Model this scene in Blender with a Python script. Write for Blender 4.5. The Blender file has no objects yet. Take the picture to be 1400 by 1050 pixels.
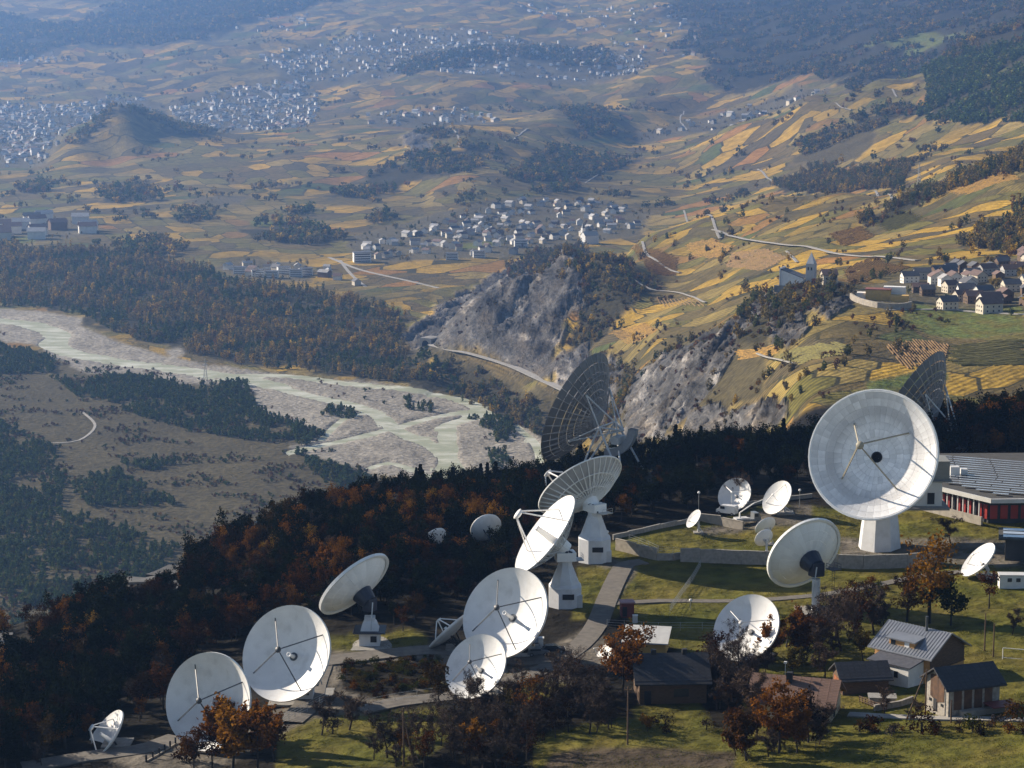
import bpy, bmesh, math, random
import numpy as np
from mathutils import Vector, Matrix

# ------------------------------------------------------------------ camera, sky, sun
SC = bpy.context.scene
COL = SC.collection
CAMZ, F = 430.0, 3300.0              # camera height (m) and focal length in 1400-px units
TH = math.atan2(570.0, F)
cam = bpy.data.cameras.new('camera'); cam_o = bpy.data.objects.new('camera', cam); COL.objects.link(cam_o)
cam_o.location = (0, 0, CAMZ); cam_o.rotation_euler = (math.pi/2 - TH, 0, 0)
cam.sensor_width = 36.0; cam.lens = F/1400*36.0; cam.clip_start = 1.0; cam.clip_end = 40000.0
SC.camera = cam_o
SUN_A, SUN_E = math.radians(62), math.radians(26)    # azimuth left of the view direction, elevation
SUNV = Vector((-math.sin(SUN_A)*math.cos(SUN_E), math.cos(SUN_A)*math.cos(SUN_E), math.sin(SUN_E)))
world = bpy.data.worlds.new('World'); SC.world = world; world.use_nodes = True
wn = world.node_tree.nodes; wl = world.node_tree.links
sky = wn.new('ShaderNodeTexSky'); sky.sky_type = 'NISHITA'; sky.sun_disc = False
sky.sun_elevation = SUN_E; sky.sun_rotation = -SUN_A
sky.altitude = 900; sky.air_density = 1.0; sky.dust_density = 0.6; sky.ozone_density = 1.0
wn['Background'].inputs['Strength'].default_value = 0.075
wl.new(sky.outputs[0], wn['Background'].inputs['Color'])
sun = bpy.data.lights.new('sun', 'SUN'); sun.energy = 5.0; sun.angle = math.radians(0.5); sun.color = (1.0, 0.88, 0.72)
sun_o = bpy.data.objects.new('sun', sun); COL.objects.link(sun_o)
sun_o.rotation_euler = (-SUNV).to_track_quat('-Z', 'Y').to_euler()
SC.view_settings.view_transform = 'Standard'; SC.view_settings.look = 'None'
SC.view_settings.exposure = 0.8; SC.view_settings.gamma = 1.0
SC.render.engine = 'CYCLES'
cy = SC.cycles
cy.use_denoising = True; cy.max_bounces = 5; cy.diffuse_bounces = 2; cy.glossy_bounces = 2
cy.transmission_bounces = 2; cy.transparent_max_bounces = 6; cy.volume_bounces = 0
cy.use_adaptive_sampling = True; cy.adaptive_threshold = 0.02
cy.sample_clamp_indirect = 4.0

rng = np.random.default_rng(7)
random.seed(7)

# ------------------------------------------------------------------ small tools
def noise2(x, y, seed=0):
    xi = np.floor(x).astype(np.int64); yi = np.floor(y).astype(np.int64)
    xf = x-xi; yf = y-yi
    def g(ix, iy):
        h = (ix*374761393 + iy*668265263 + seed*1442695041) & 0xffffffff
        h = ((h ^ (h >> 13))*1274126177) & 0xffffffff
        h = h ^ (h >> 16)
        a = (h & 0xffff)/65536.0*2*np.pi
        return np.cos(a), np.sin(a)
    def d(ix, iy, fx, fy):
        gx, gy = g(ix, iy); return gx*fx+gy*fy
    sx = xf*xf*xf*(xf*(xf*6-15)+10); sy = yf*yf*yf*(yf*(yf*6-15)+10)
    a = d(xi, yi, xf, yf); b = d(xi+1, yi, xf-1, yf); c = d(xi, yi+1, xf, yf-1); e = d(xi+1, yi+1, xf-1, yf-1)
    return ((a+(b-a)*sx) + ((c+(e-c)*sx)-(a+(b-a)*sx))*sy)*1.5
def fbm(x, y, oct=4, seed=0):
    r = 0; a = 1.0; s = 0
    for k in range(oct):
        r = r+a*noise2(x*2**k, y*2**k, seed+k*17); s += a; a *= 0.5
    return r/s
def sstep(a, b, x):
    t = np.clip((x-a)/(b-a), 0, 1); return t*t*(3-2*t)

CT, ST = math.cos(TH), math.sin(TH)
def ray(px, py):
    a = (px-700)/F; b = -(py-525)/F
    return np.array([a, CT+b*ST, -ST+b*CT])
def at(px, py, Y):
    d = ray(px, py); t = Y/d[1]
    return np.array([d[0]*t, Y, CAMZ+d[2]*t])
def to_px(X, Y, Z):
    h = Z-CAMZ; dep = Y*CT-h*ST; up = Y*ST+h*CT
    return 700+F*X/dep, 525-F*up/dep

# ------------------------------------------------------------------ terrain heights
# control points: ('v', px, py, Y) seen in the photograph at distance Y, or (px, Y, z) given outright
CP = [(400,300,303),(700,300,306),(1000,300,308),(1300,300,310),(1700,300,316),(0,300,302),(-400,300,296),
 (0,380,298),(300,390,299),(500,420,300),(700,440,300),(900,440,300),(1100,430,300),(1300,430,301),(1560,430,303),(1300,385,304),(1000,385,302),
 (700,385,301),(700,500,300),(900,500,300),(1100,500,300),(1300,500,300),(1560,500,302),(800,560,300),(1000,560,300),(1200,560,300),(1400,560,301),
 (850,620,299),(1000,640,299),(1200,640,300),(1400,640,302),(1650,640,306),(505,461,300),(663,545,298),(820,620,299),(0,420,296),(0,460,294),(150,460,295),
 (300,500,295),(-300,420,290),(-300,500,275),
 (0,505,290),(100,520,290),(200,550,290),(340,595,291),(450,630,289),(560,650,287),(700,660,285),(900,690,284),(1050,700,285),(1150,710,287),(1300,720,288),(1400,720,291),(1650,720,296),
 (0,600,255),(200,640,255),(400,700,255),(700,740,255),(950,770,255),(1200,790,262),(1500,800,272),
 (0,800,150),(300,850,160),(600,880,165),(900,900,175),(1200,930,190),(1500,950,205),(-400,700,170),(-400,1000,60),
 (0,1000,70),(300,1100,60),(600,1200,60),(800,1200,90),(1000,1050,150),(1200,1050,195),(0,1250,25),(300,1350,25),(600,1500,25),(750,1600,60),(-400,1300,22),
 ('v',900,600,1450),('v',850,620,1500),('v',900,560,1600),('v',950,500,1600),('v',1000,500,1500),('v',1000,570,1350),('v',1050,550,1280),('v',1100,520,1250),
 ('v',1100,560,1180),('v',1100,450,1450),('v',1200,480,1330),('v',1200,540,1200),('v',1300,450,1450),('v',1300,520,1250),('v',1400,480,1340),('v',1400,400,1600),
 ('v',1250,400,1620),('v',1170,390,1680),('v',1130,380,1720),('v',1090,386,1720),('v',1050,430,1600),('v',1080,450,1520),
 ('v',1070,395,1720),('v',1000,430,1800),('v',930,470,1850),('v',870,510,1900),('v',845,560,1900),(1600,1300,222),(1600,1600,224),(1800,1300,240),
 (1090,1850,178),(1000,1950,135),(930,2000,112),
 (840,2050,54),(590,2500,38),(620,2470,38),(650,2430,40),(700,2350,42),(745,2250,45),(800,2150,50),(620,2390,19),(700,2280,19),(755,2170,19),(810,2060,22),
 (545,2680,18),(740,2050,20),
 ('v',620,440,2500),('v',650,400,2540),('v',700,365,2580),('v',770,336,2600),('v',830,350,2560),('v',860,375,2500),('v',700,450,2450),('v',750,400,2500),
 ('v',800,440,2420),('v',740,500,2330),('v',660,440,2480),('v',700,410,2520),
 (770,2760,60),(700,2760,25),(620,2720,16),(830,2760,72),(640,2900,15),
 ('v',880,430,2350),('v',900,390,2500),('v',950,400,2350),('v',930,370,2600),('v',980,400,2250),('v',860,480,2200),('v',900,450,2150),('v',820,480,2280),
 ('v',1000,400,2150),('v',1020,360,2350),('v',1100,340,2250),('v',1200,350,2050),('v',1300,340,1950),('v',1400,340,1850),('v',1400,300,2050),('v',1300,300,2200),
 ('v',1200,310,2350),('v',1000,330,2600),('v',1100,300,2550),('v',950,330,2700),('v',1400,260,2200),
 ('v',1400,212,2400),('v',1330,238,2450),('v',1250,256,2600),('v',1150,262,2750),('v',1050,268,2900),('v',960,295,2950),('v',880,322,2950),(1650,2400,290),(1650,2000,262),
 (1400,2800,180),(1250,3000,130),(1050,3300,80),(900,3400,30),(800,3200,12),(1650,2900,230),
 ('v',700,350,3520),('v',700,300,4100),('v',850,290,4200),('v',950,280,4250),('v',600,330,3700),
 ('v',620,172,5400),('v',560,215,4900),('v',650,200,5000),('v',700,215,4950),('v',640,240,4600),('v',470,268,4600),('v',450,200,5300),('v',400,220,5000),('v',330,215,5200),('v',360,262,4600),
 (600,6000,30),(560,4600,5),
 ('v',152,141,5600),('v',205,155,5700),('v',290,182,5800),('v',100,178,5500),('v',60,210,5500),('v',150,190,5450),('v',150,215,5300),('v',150,240,4950),('v',210,186,5580),('v',225,210,5300),('v',110,190,5430),(155,6000,30),(155,6400,0),(280,6300,5),
 ('v',760,148,6100),('v',830,162,6000),('v',800,190,5700),('v',700,162,6000),(780,6600,25),(700,6500,30),
 ('v',0,180,6300),('v',0,140,7500),('v',200,135,7600),('v',350,150,7200),('v',450,130,7500),
 ('v',0,100,8300),('v',0,50,9300),('v',0,0,10500),('v',300,60,9000),('v',300,100,8100),('v',300,0,10300),('v',500,90,8000),('v',500,40,9000),('v',700,100,7600),('v',700,50,8600),
 ('v',700,0,10000),('v',900,110,7200),('v',900,50,8300),('v',900,0,9600),('v',1000,120,6900),('v',1000,60,7800),('v',1100,30,8000),('v',1100,80,7000),('v',1200,30,7300),('v',1200,75,6400),('v',1330,10,6900),
 ('v',600,150,6600),('v',500,170,6200),('v',850,188,5900),
 ('v',900,205,5600),('v',1000,170,5400),('v',1100,130,5200),('v',1200,106,5000),('v',1280,95,4850),('v',950,240,4900),('v',1050,220,4700),('v',1150,180,4600),('v',1250,150,4500),
 ('v',1050,250,4300),('v',1150,230,4200),('v',1250,200,4000),('v',1350,175,3900),('v',1400,200,3500),('v',1100,262,3900),('v',1200,250,3500),('v',1300,222,3300),
 (1000,5800,50),(1100,5700,95),(1200,5600,135),(1280,5400,175),
 ('v',1320,55,5100),('v',1400,35,5000),('v',1400,85,4300),('v',1350,130,4200),(1700,4500,380),(1700,5500,400),(1700,3500,260),
 (-400,12500,400),(0,12500,400),(400,12500,400),(800,12500,400),(1200,12500,405),(1800,12500,405),(1800,7000,330),(-400,9500,170),(-400,7500,5),
]
for yy in (1500,1750,2000,2300,2600,3000,3500,4100):
    for xx in (-450,-150,100,350,570):
        if not (xx > 500 and yy < 1700): CP.append((xx, yy, 20-0.005*(yy-2000)))
for xx in (-450,-150): CP += [(xx,5000,0),(xx,6200,0)]
pts = []
for c in CP:
    if c[0] == 'v':
        p = at(*c[1:]); pts.append((p[0]/p[1]*F/700, math.log(p[1]), p[2]))
    else:
        pts.append(((c[0]-700)/700, math.log(c[1]), c[2]))
pts = np.array(pts)
NU, NV = 760, 890
U0, U1, V0, V1 = -1.65, 1.65, math.log(300), math.log(12500)
def mq(ua, va, ub, vb):
    return np.sqrt((ua[:, None]-ub[None])**2+(va[:, None]-vb[None])**2+0.03**2)
n = len(pts); K = np.zeros((n+3, n+3)); K[:n, :n] = mq(pts[:, 0], pts[:, 1], pts[:, 0], pts[:, 1]) - 0.004*np.eye(n)
K[:n, n] = 1; K[:n, n+1:] = pts[:, :2]; K[n:, :n] = K[:n, n:].T
W = np.linalg.solve(K, np.concatenate([pts[:, 2], np.zeros(3)]))
cu = np.linspace(U0, U1, 240); cv = np.linspace(V0, V1, 300)
CU, CV = np.meshgrid(cu, cv)
z = mq(CU.ravel(), CV.ravel(), pts[:, 0], pts[:, 1])@W[:n]+W[n]+CU.ravel()*W[n+1]+CV.ravel()*W[n+2]
z = z.reshape(CU.shape)
gu = np.linspace(U0, U1, NU); gv = np.linspace(V0, V1, NV)
zi = np.array([np.interp(gu, cu, r) for r in z]); ZB = np.array([np.interp(gv, cv, zi[:, k]) for k in range(NU)]).T
GU, GV = np.meshgrid(gu, gv)
GY = np.exp(GV); GX = GU*700/F*GY
ZB = np.where((GY > 1500) & (ZB < 20), np.maximum(ZB, 20-0.005*(GY-2000)-1), ZB)

class Field:
    def __init__(s, Z): s.Z = Z
    def __call__(s, X, Y):
        X = np.asarray(X, float); Y = np.maximum(np.asarray(Y, float), 301)
        a = np.clip((X/Y*F/700-U0)/(U1-U0)*(NU-1), 0, NU-1.001); b = np.clip((np.log(Y)-V0)/(V1-V0)*(NV-1), 0, NV-1.001)
        i = a.astype(int); j = b.astype(int); fa = a-i; fb = b-j; Z = s.Z
        return (Z[j, i]*(1-fa)+Z[j, i+1]*fa)*(1-fb)+(Z[j+1, i]*(1-fa)+Z[j+1, i+1]*fa)*fb
def cast(H, px, py, y0=330., y1=12400.):
    ys = np.exp(np.linspace(math.log(y0), math.log(y1), 2200)); d = ray(px, py)
    t = ys/d[1]; zz = CAMZ+d[2]*t; g = zz-H(d[0]*t, ys)
    k = np.nonzero(g < 0)[0]
    if len(k) == 0 or k[0] == 0: k = 2199 if len(k) == 0 else 0; Y = ys[k]
    else:
        k = k[0]; Y = ys[k-1]+(ys[k]-ys[k-1])*g[k-1]/(g[k-1]-g[k])
    t = Y/d[1]; return np.array([d[0]*t, Y, float(H(d[0]*t, Y))])
HB = Field(ZB)
def wpoly(pp, H=None, y0=330.): return np.array([cast(H or HB, a, b, y0)[:2] for a, b in pp])
def inside(poly, X, Y):
    X = np.asarray(X); Y = np.asarray(Y); res = np.zeros(X.shape, bool)
    m = (X >= poly[:, 0].min()) & (X <= poly[:, 0].max()) & (Y >= poly[:, 1].min()) & (Y <= poly[:, 1].max())
    x = X[m]; y = Y[m]; c = np.zeros(x.shape, bool); j = len(poly)-1
    for i in range(len(poly)):
        xi, yi = poly[i]; xj, yj = poly[j]
        if yi != yj: c ^= ((yi > y) != (yj > y)) & (x < (xj-xi)*(y-yi)/(yj-yi)+xi)
        j = i
    res[m] = c; return res
# ------------------------------------------------------------------ land cover (polygons are outlines read off the photograph, cast onto the ground)
GRAVEL = [[(-200,415),(0,422),(60,425),(108,432),(118,447),(150,463),(240,490),(330,505),(430,515),(520,522),(600,540),(665,562),(700,572),(745,604),(748,655),(620,664),(520,652),(440,627),(390,612),(450,592),(360,565),(338,558),(350,540),(325,524),(250,526),(190,512),(120,512),(78,490),(40,470),(0,467),(-200,460)],
          [(225,478),(250,474),(252,486),(235,492)]]
ROCK = [[(545,462),(585,430),(620,405),(680,372),(720,352),(790,360),(800,400),(780,440),(760,480),(745,520),(700,505),(650,482),(600,474),(585,474)],
        [(740,500),(800,470),(860,490),(840,560),(800,560),(760,530)],
        [(850,560),(870,515),(930,475),(1000,435),(1065,398),(1075,405),(1030,440),(990,475),(960,510),(950,545),(900,590),(850,620)],
        [(960,480),(1005,475),(990,520),(950,560),(900,600),(860,610),(900,560),(940,520)],
        [(1045,440),(1095,435),(1110,455),(1080,475),(1050,465)],[(1110,425),(1160,405),(1170,415),(1130,440)],
        [(900,600),(960,560),(1040,545),(1080,565),(1040,600),(980,620),(900,625)],[(545,190),(580,180),(590,200),(560,215)]]
STEPPE = [[(-300,470),(0,470),(75,490),(190,512),(330,525),(445,595),(520,655),(700,665),(700,760),(300,900),(-300,900)]]
DRY = [[(560,470),(595,478),(650,492),(750,530),(860,555),(870,610),(740,610),(640,525),(560,490)],[(900,470),(1010,440),(1060,470),(1040,540),(960,560),(860,620),(850,560)],[(1080,215),(1180,170),(1200,185),(1180,215),(1100,230)]]
SCRUB = [[(690,366),(730,344),(800,332),(872,372),(908,396),(860,422),(832,450),(800,482),(772,472),(800,420),(788,384),(740,376)],
         [(760,540),(840,500),(870,500),(850,570),(800,570)],[(600,490),(650,500),(740,550),(740,600),(680,570),(620,530)],
         [(1060,398),(1165,392),(1170,410),(1090,440),(1040,470),(990,470),(1010,430)]]
FOREST = [[(-300,330),(0,335),(120,342),(200,350),(290,372),(330,387),(420,397),(500,415),(555,435),(545,470),(600,497),(740,560),(740,600),(690,568),(600,538),(500,518),(420,508),(330,500),(250,482),(160,457),(115,432),(60,421),(-300,412)],
          [(60,45),(150,8),(430,-40),(470,0),(380,22),(220,62),(120,58)],[(-200,20),(60,30),(110,60),(0,85),(-200,100)],
          [(1000,128),(960,108),(975,85),(910,62),(960,40),(890,18),(940,0),(900,-60),(1700,-60),(1400,60),(1290,88),(1110,100),(1040,118)],
          [(1230,95),(1290,88),(1420,50),(1900,0),(1900,180),(1400,168),(1250,166),(1270,120)],
          [(1085,200),(1230,138),(1265,150),(1100,215)],[(1050,252),(1120,225),(1250,222),(1230,262),(1100,264)],
          [(1170,302),(1280,255),(1400,198),(1700,120),(1700,180),(1400,236),(1300,262),(1185,312)],
          [(1310,335),(1400,275),(1700,220),(1700,330),(1400,350)],
          [(440,268),(530,222),(600,202),(690,206),(640,236),(560,250),(500,272)],[(690,242),(760,200),(880,214),(830,240),(720,252)],
          [(735,152),(800,147),(845,186),(795,192),(780,165)],[(530,95),(700,60),(820,65),(860,90),(700,75),(560,105)],[(146,141),(165,143),(215,156),(292,181),(282,188),(205,167),(152,152)],[(88,200),(118,170),(150,148),(152,160),(112,196)],[(130,266),(165,255),(215,260),(226,274),(150,279)],[(330,322),(362,300),(420,306),(478,328),(425,336),(350,331)],[(150,338),(205,326),(256,340),(240,352),(170,352)],[(380,292),(418,284),(440,296),(402,302)],[(500,300),(530,290),(545,300),(510,308)],[(20,255),(60,250),(70,262),(30,266)],[(560,182),(610,176),(650,184),(600,192)],[(230,300),(280,292),(300,300),(250,308)],[(720,262),(780,252),(800,260),(740,268)]]
TOWN = [[(-200,150),(0,140),(90,145),(150,132),(200,135),(60,225),(-200,235)],[(230,150),(330,120),(420,112),(440,140),(420,175),(330,178),(250,170)],
        [(350,80),(480,45),(600,40),(720,60),(880,65),(880,95),(760,110),(620,100),(480,105),(400,115)],
        [(470,325),(600,290),(720,268),(830,272),(890,290),(880,320),(790,335),(690,352),(570,356),(490,362)],
        [(290,365),(360,355),(420,360),(430,385),(330,380)],[(-100,300),(40,295),(130,305),(140,320),(30,335),(-100,340)],
        [(850,178),(950,158),(1090,118),(1140,118),(1100,140),(960,180),(870,195)],[(1165,395),(1250,372),(1400,350),(1700,330),(1700,420),(1400,432),(1260,425),(1180,420)],
        [(500,158),(640,150),(700,165),(600,170),(510,172)],[(250,275),(300,265),(350,270),(300,285)]]
GREEN = [[(0,328),(45,322),(45,332),(0,338)],[(340,302),(372,300),(372,308),(345,310)],[(497,420),(550,418),(550,432),(505,434)],[(620,335),(682,328),(684,336),(625,342)],[(780,190),(850,188),(850,196),(790,197)],
         [(1240,415),(1400,420),(1400,455),(1330,465),(1270,460),(1230,440)],[(1180,520),(1290,500),(1300,520),(1190,540)],[(1310,108),(1330,100),(1380,95),(1350,110)],[(1150,60),(1250,40),(1330,40),(1250,65)]]
# foreground: grass, yards, tracks
FGRASS = [[(450,868),(580,862),(600,890),(500,890),(440,885)],[(830,745),(905,720),(1040,690),(1250,690),(1750,700),(1750,870),(1180,900),(1060,880),(960,900),(860,850),(840,800)],
          [(470,905),(600,900),(620,930),(520,960),(470,945)],[(380,990),(600,965),(640,1000),(560,1050),(380,1060)],[(690,920),(780,905),(790,950),(690,960)],
          [(730,1010),(860,985),(1060,1010),(1020,1060),(730,1060)],[(870,970),(960,960),(980,1000),(880,1000)],[(1040,860),(1750,840),(1750,1050),(1000,1060)],[(570,860),(440,872),(600,890)],[(790,775),(840,770),(860,840),(780,845)]]
FYARD = [[(440,890),(600,880),(640,905),(720,905),(800,860),(830,850),(845,780),(820,775),(800,765),(860,765),(870,780),(820,860),(850,900),(820,940),(700,930),(600,935),(500,975),(430,980),(300,1050),(180,1050),(150,1040),(240,1010),(400,960),(440,920)],
         [(950,725),(1030,700),(1110,690),(1110,720),(1060,720),(960,730)],[(1150,735),(1750,700),(1750,760),(1290,770),(1150,775)]]
FDARK = [[(760,1030),(860,1022),(1010,1030),(1000,1060),(740,1060)]]

warp = lambda X, Y, k, s, seed: (X+fbm(X/s, Y/s, 3, seed)*k, Y+fbm(X/s+9.1, Y/s, 3, seed+5)*k)
def mask(polys, amp=0.006, sc=0.02, seed=0, y0=330.):
    sz = GY
    WX = GX+fbm(GX/60, GY/60, 3, seed)*amp*sz; WY = GY+fbm(GX/60+31, GY/60, 3, seed+3)*amp*sz*2.0
    m = np.zeros(GX.shape, bool)
    for p in polys: m |= inside(wpoly(p, None, y0), WX, WY)
    return m
CLS = np.zeros(GX.shape, int)                      # 0 = vineyards and farmland
far = GY > 900
m_town = mask(TOWN, .004, y0=900.); CLS[m_town & far] = 7
m_for = mask(FOREST, .014, y0=900., seed=4); CLS[m_for & far] = 6
CLS[mask(STEPPE, .004, y0=900., seed=8) & far] = 4
CLS[mask(DRY, .004, y0=900., seed=12) & far] = 4
CLS[mask(GREEN, .002, y0=900., seed=21) & far] = 5
CLS[mask(SCRUB, .004, y0=900., seed=25) & far] = 6
m_rock = mask(ROCK, .006, y0=900., seed=16) & far; CLS[m_rock] = 2
m_grav = mask(GRAVEL, .002, y0=900., seed=30) & far; CLS[m_grav] = 3
near = GY < 900
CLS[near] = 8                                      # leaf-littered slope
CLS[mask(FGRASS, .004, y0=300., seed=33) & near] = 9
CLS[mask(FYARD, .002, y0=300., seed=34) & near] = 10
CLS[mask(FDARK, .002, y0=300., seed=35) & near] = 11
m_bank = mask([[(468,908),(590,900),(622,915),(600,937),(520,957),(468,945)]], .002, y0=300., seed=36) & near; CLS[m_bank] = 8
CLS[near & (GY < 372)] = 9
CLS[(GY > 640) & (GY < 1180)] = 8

def blur(m, k=2):
    m = m.astype(float)
    for _ in range(k):
        p = np.pad(m, 1, mode='edge')
        m = (p[1:-1, 1:-1]*2+p[:-2, 1:-1]+p[2:, 1:-1]+p[1:-1, :-2]+p[1:-1, 2:])/6
    return m
rw = np.array([cast(HB, a, b, 900.)[:2] for a, b in [(590,473),(620,479),(650,486),(700,502),(745,521),(800,548)]])
rd = np.full(GX.shape, 1e9); rsel = m_rock
for k_ in range(len(rw)-1):
    a_, b_ = rw[k_], rw[k_+1]; ab = b_-a_; t_ = np.clip(((GX[rsel]-a_[0])*ab[0]+(GY[rsel]-a_[1])*ab[1])/(ab@ab), 0, 1)
    rd[rsel] = np.minimum(rd[rsel], np.hypot(GX[rsel]-a_[0]-ab[0]*t_, GY[rsel]-a_[1]-ab[1]*t_))
rockm = blur(m_rock*sstep(8, 45, rd), 3); gravm = blur(m_grav, 2)
# relief: broad folds, rock ribs, river gravel
amp = np.where(GY > 900, np.clip((GY-900)/3000, 0.15, 1.6), 0.10)
flat = np.where((CLS == 3), 0.0, 1.0); flat = blur(flat, 3)
valley = 1-sstep(25, 60, ZB)
dz = fbm(GX/230, GY/230, 4, 2)*9*amp*(1-.8*valley)*flat
dz += (fbm(GX/420, GY/420, 4, 41)*42-8)*np.clip((GY-3900)/2500, 0, 1)*(.35+.65*(1-valley))
ca, sa = math.cos(.5), math.sin(.5)
RX, RY = GX*ca-GY*sa, GX*sa+GY*ca
rid = lambda x, y, s: 1-np.abs(fbm(x, y, 4, s))*2
saw = lambda t: 1-np.abs((t-np.floor(t))*1.25-.25)*np.where((t-np.floor(t)) < .2, 4, 1)
rz = (saw(RX/34+fbm(GX/80, GY/160, 3, 55)*1.6)-.5)*7+(saw(RX/11+fbm(GX/30, GY/60, 3, 56)*1.4)-.5)*2.6+(rid(RX/60, RY/240, 50)-.6)*6 + (rid(RX/22, RY/110, 51)-.6)*2.5 + (rid(RX/6, RY/34, 52)-.6)*1.8 + fbm(GX/4, GY/9, 2, 53)*.8
dz += rz*rockm
dz += gravm*(fbm(GX/45, GY/45, 4, 60)*2.2+fbm(GX/9, GY/12, 2, 61)*0.5)
hm = blur(np.isin(CLS, (6,)) & far, 3); dz += hm*fbm(GX/30, GY/30, 3, 62)*2.5
st = (near & (GY < 640)); dz = np.where(st, fbm(GX/14, GY/14, 3, 63)*.22, dz)
ZT = ZB+dz
# river channels cut into the gravel: outline pixels of each thread, width in metres
def smooth_path(pw, step):
    pw = np.asarray(pw, float); out = []
    for k in range(len(pw)-1):
        p0 = pw[max(k-1, 0)]; p1 = pw[k]; p2 = pw[k+1]; p3 = pw[min(k+2, len(pw)-1)]
        m_ = max(2, int(np.linalg.norm((p2-p1)[:2])/step))
        for t in np.linspace(0, 1, m_, endpoint=False):
            out.append(.5*((2*p1)+(p2-p0)*t+(2*p0-5*p1+4*p2-p3)*t*t+(3*p1-p0-3*p2+p3)*t**3))
    out.append(pw[-1]); return np.array(out)
CHAN = [([(-200,432),(0,438),(51,446),(80,458),(72,470),(88,479),(120,487),(165,494),(213,501),(274,508),(326,516),(377,528)], 27),
        ([(377,528),(429,542),(480,552),(515,566),(541,587),(563,597),(597,611),(620,636),(630,662)], 13),
        ([(340,512),(400,514),(460,522),(511,527),(563,532),(614,542),(655,557),(640,572),(613,580),(612,607),(611,635),(600,662)], 14),
        ([(380,622),(420,612),(460,604),(529,587),(580,573),(635,562)], 8), ([(655,557),(690,572),(715,590),(735,612),(740,650)], 4), ([(505,563),(470,572),(440,600)], 3), ([(505,640),(530,632),(560,640),(600,655)], 4), ([(240,503),(300,520),(345,522),(385,530)], 3)]
CHW = [(smooth_path([cast(HB, a, b, 900.)[:2] for a, b in pp], 18.), w_) for pp, w_ in CHAN]
gm_ = blur(m_grav, 8) > .01; gx_, gy_ = GX[gm_], GY[gm_]; dd = np.full(gx_.shape, 1e9)
for pw, w_ in CHW:
    for k in range(len(pw)-1):
        a, b_ = pw[k], pw[k+1]; ab = b_-a; t = np.clip(((gx_-a[0])*ab[0]+(gy_-a[1])*ab[1])/(ab@ab), 0, 1)
        dd = np.minimum(dd, np.hypot(gx_-a[0]-ab[0]*t, gy_-a[1]-ab[1]*t)-w_/2*(1+.35*fbm(gx_/40, gy_/40, 2, 88)))
zz_ = ZT[gm_]; ZT[gm_] = np.where(dd < 6, np.minimum(zz_, ZB[gm_]-1.6+np.clip(dd, -4, 6)*.45), zz_)
HT = Field(ZT)
def ground(px, py, y0=330.): return cast(HT, px, py, y0)
def gz(x, y): return float(HT(x, y))

# ------------------------------------------------------------------ materials
def new_mat(name):
    m = bpy.data.materials.new(name); m.use_nodes = True
    nt = m.node_tree; return m, nt.nodes, nt.links, nt.nodes['Principled BSDF']
MATS = {}
def mat(name, col, rough=.6, var=.15, scale=2.0, bump=0.0, metal=0.0, objvar=0.0, spec=.5, dirt=None, stretch=(1, 1, 1), trans=0.0):
    """painted, stony or leafy surface: base colour with two scales of mottling, optional dirt and relief"""
    if name in MATS: return MATS[name]
    m, N, L, b = new_mat(name)
    tc = N.new('ShaderNodeTexCoord'); mp = N.new('ShaderNodeMapping'); mp.inputs['Scale'].default_value = stretch
    L.new(tc.outputs['Object'], mp.inputs['Vector'])
    no = N.new('ShaderNodeTexNoise'); no.inputs['Scale'].default_value = scale; no.inputs['Detail'].default_value = 6
    L.new(mp.outputs[0], no.inputs['Vector'])
    cr = N.new('ShaderNodeMapRange'); cr.inputs['From Min'].default_value = .3; cr.inputs['From Max'].default_value = .7
    cr.inputs['To Min'].default_value = 1-var; cr.inputs['To Max'].default_value = 1+var
    L.new(no.outputs['Fac'], cr.inputs['Value'])
    val = cr.outputs[0]
    if objvar:
        oi = N.new('ShaderNodeObjectInfo'); mr = N.new('ShaderNodeMapRange'); mr.inputs['To Min'].default_value = 1-objvar; mr.inputs['To Max'].default_value = 1+objvar
        L.new(oi.outputs['Random'], mr.inputs['Value']); mu = N.new('ShaderNodeMath'); mu.operation = 'MULTIPLY'
        L.new(val, mu.inputs[0]); L.new(mr.outputs[0], mu.inputs[1]); val = mu.outputs[0]
    vm = N.new('ShaderNodeVectorMath'); vm.operation = 'SCALE'; vm.inputs[0].default_value = col[:3]
    L.new(val, vm.inputs['Scale']); out = vm.outputs[0]
    if dirt:
        n2 = N.new('ShaderNodeTexNoise'); n2.inputs['Scale'].default_value = dirt[1]; n2.inputs['Detail'].default_value = 8
        L.new(mp.outputs[0], n2.inputs['Vector'])
        r2 = N.new('ShaderNodeMapRange'); r2.inputs['From Min'].default_value = .5; r2.inputs['From Max'].default_value = .72; r2.inputs['To Max'].default_value = dirt[2]
        L.new(n2.outputs['Fac'], r2.inputs['Value'])
        mx = N.new('ShaderNodeMix'); mx.data_type = 'RGBA'; L.new(r2.outputs[0], mx.inputs['Factor']); L.new(out, mx.inputs['A']); mx.inputs['B'].default_value = (*dirt[0], 1)
        out = mx.outputs['Result']
    L.new(out, b.inputs['Base Color'])
    b.inputs['Roughness'].default_value = rough; b.inputs['Metallic'].default_value = metal; b.inputs['Specular IOR Level'].default_value = spec
    if bump:
        bp = N.new('ShaderNodeBump'); bp.inputs['Strength'].default_value = bump; bp.inputs['Distance'].default_value = .1
        L.new(no.outputs['Fac'], bp.inputs['Height']); L.new(bp.outputs[0], b.inputs['Normal'])
    MATS[name] = m; return m

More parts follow.
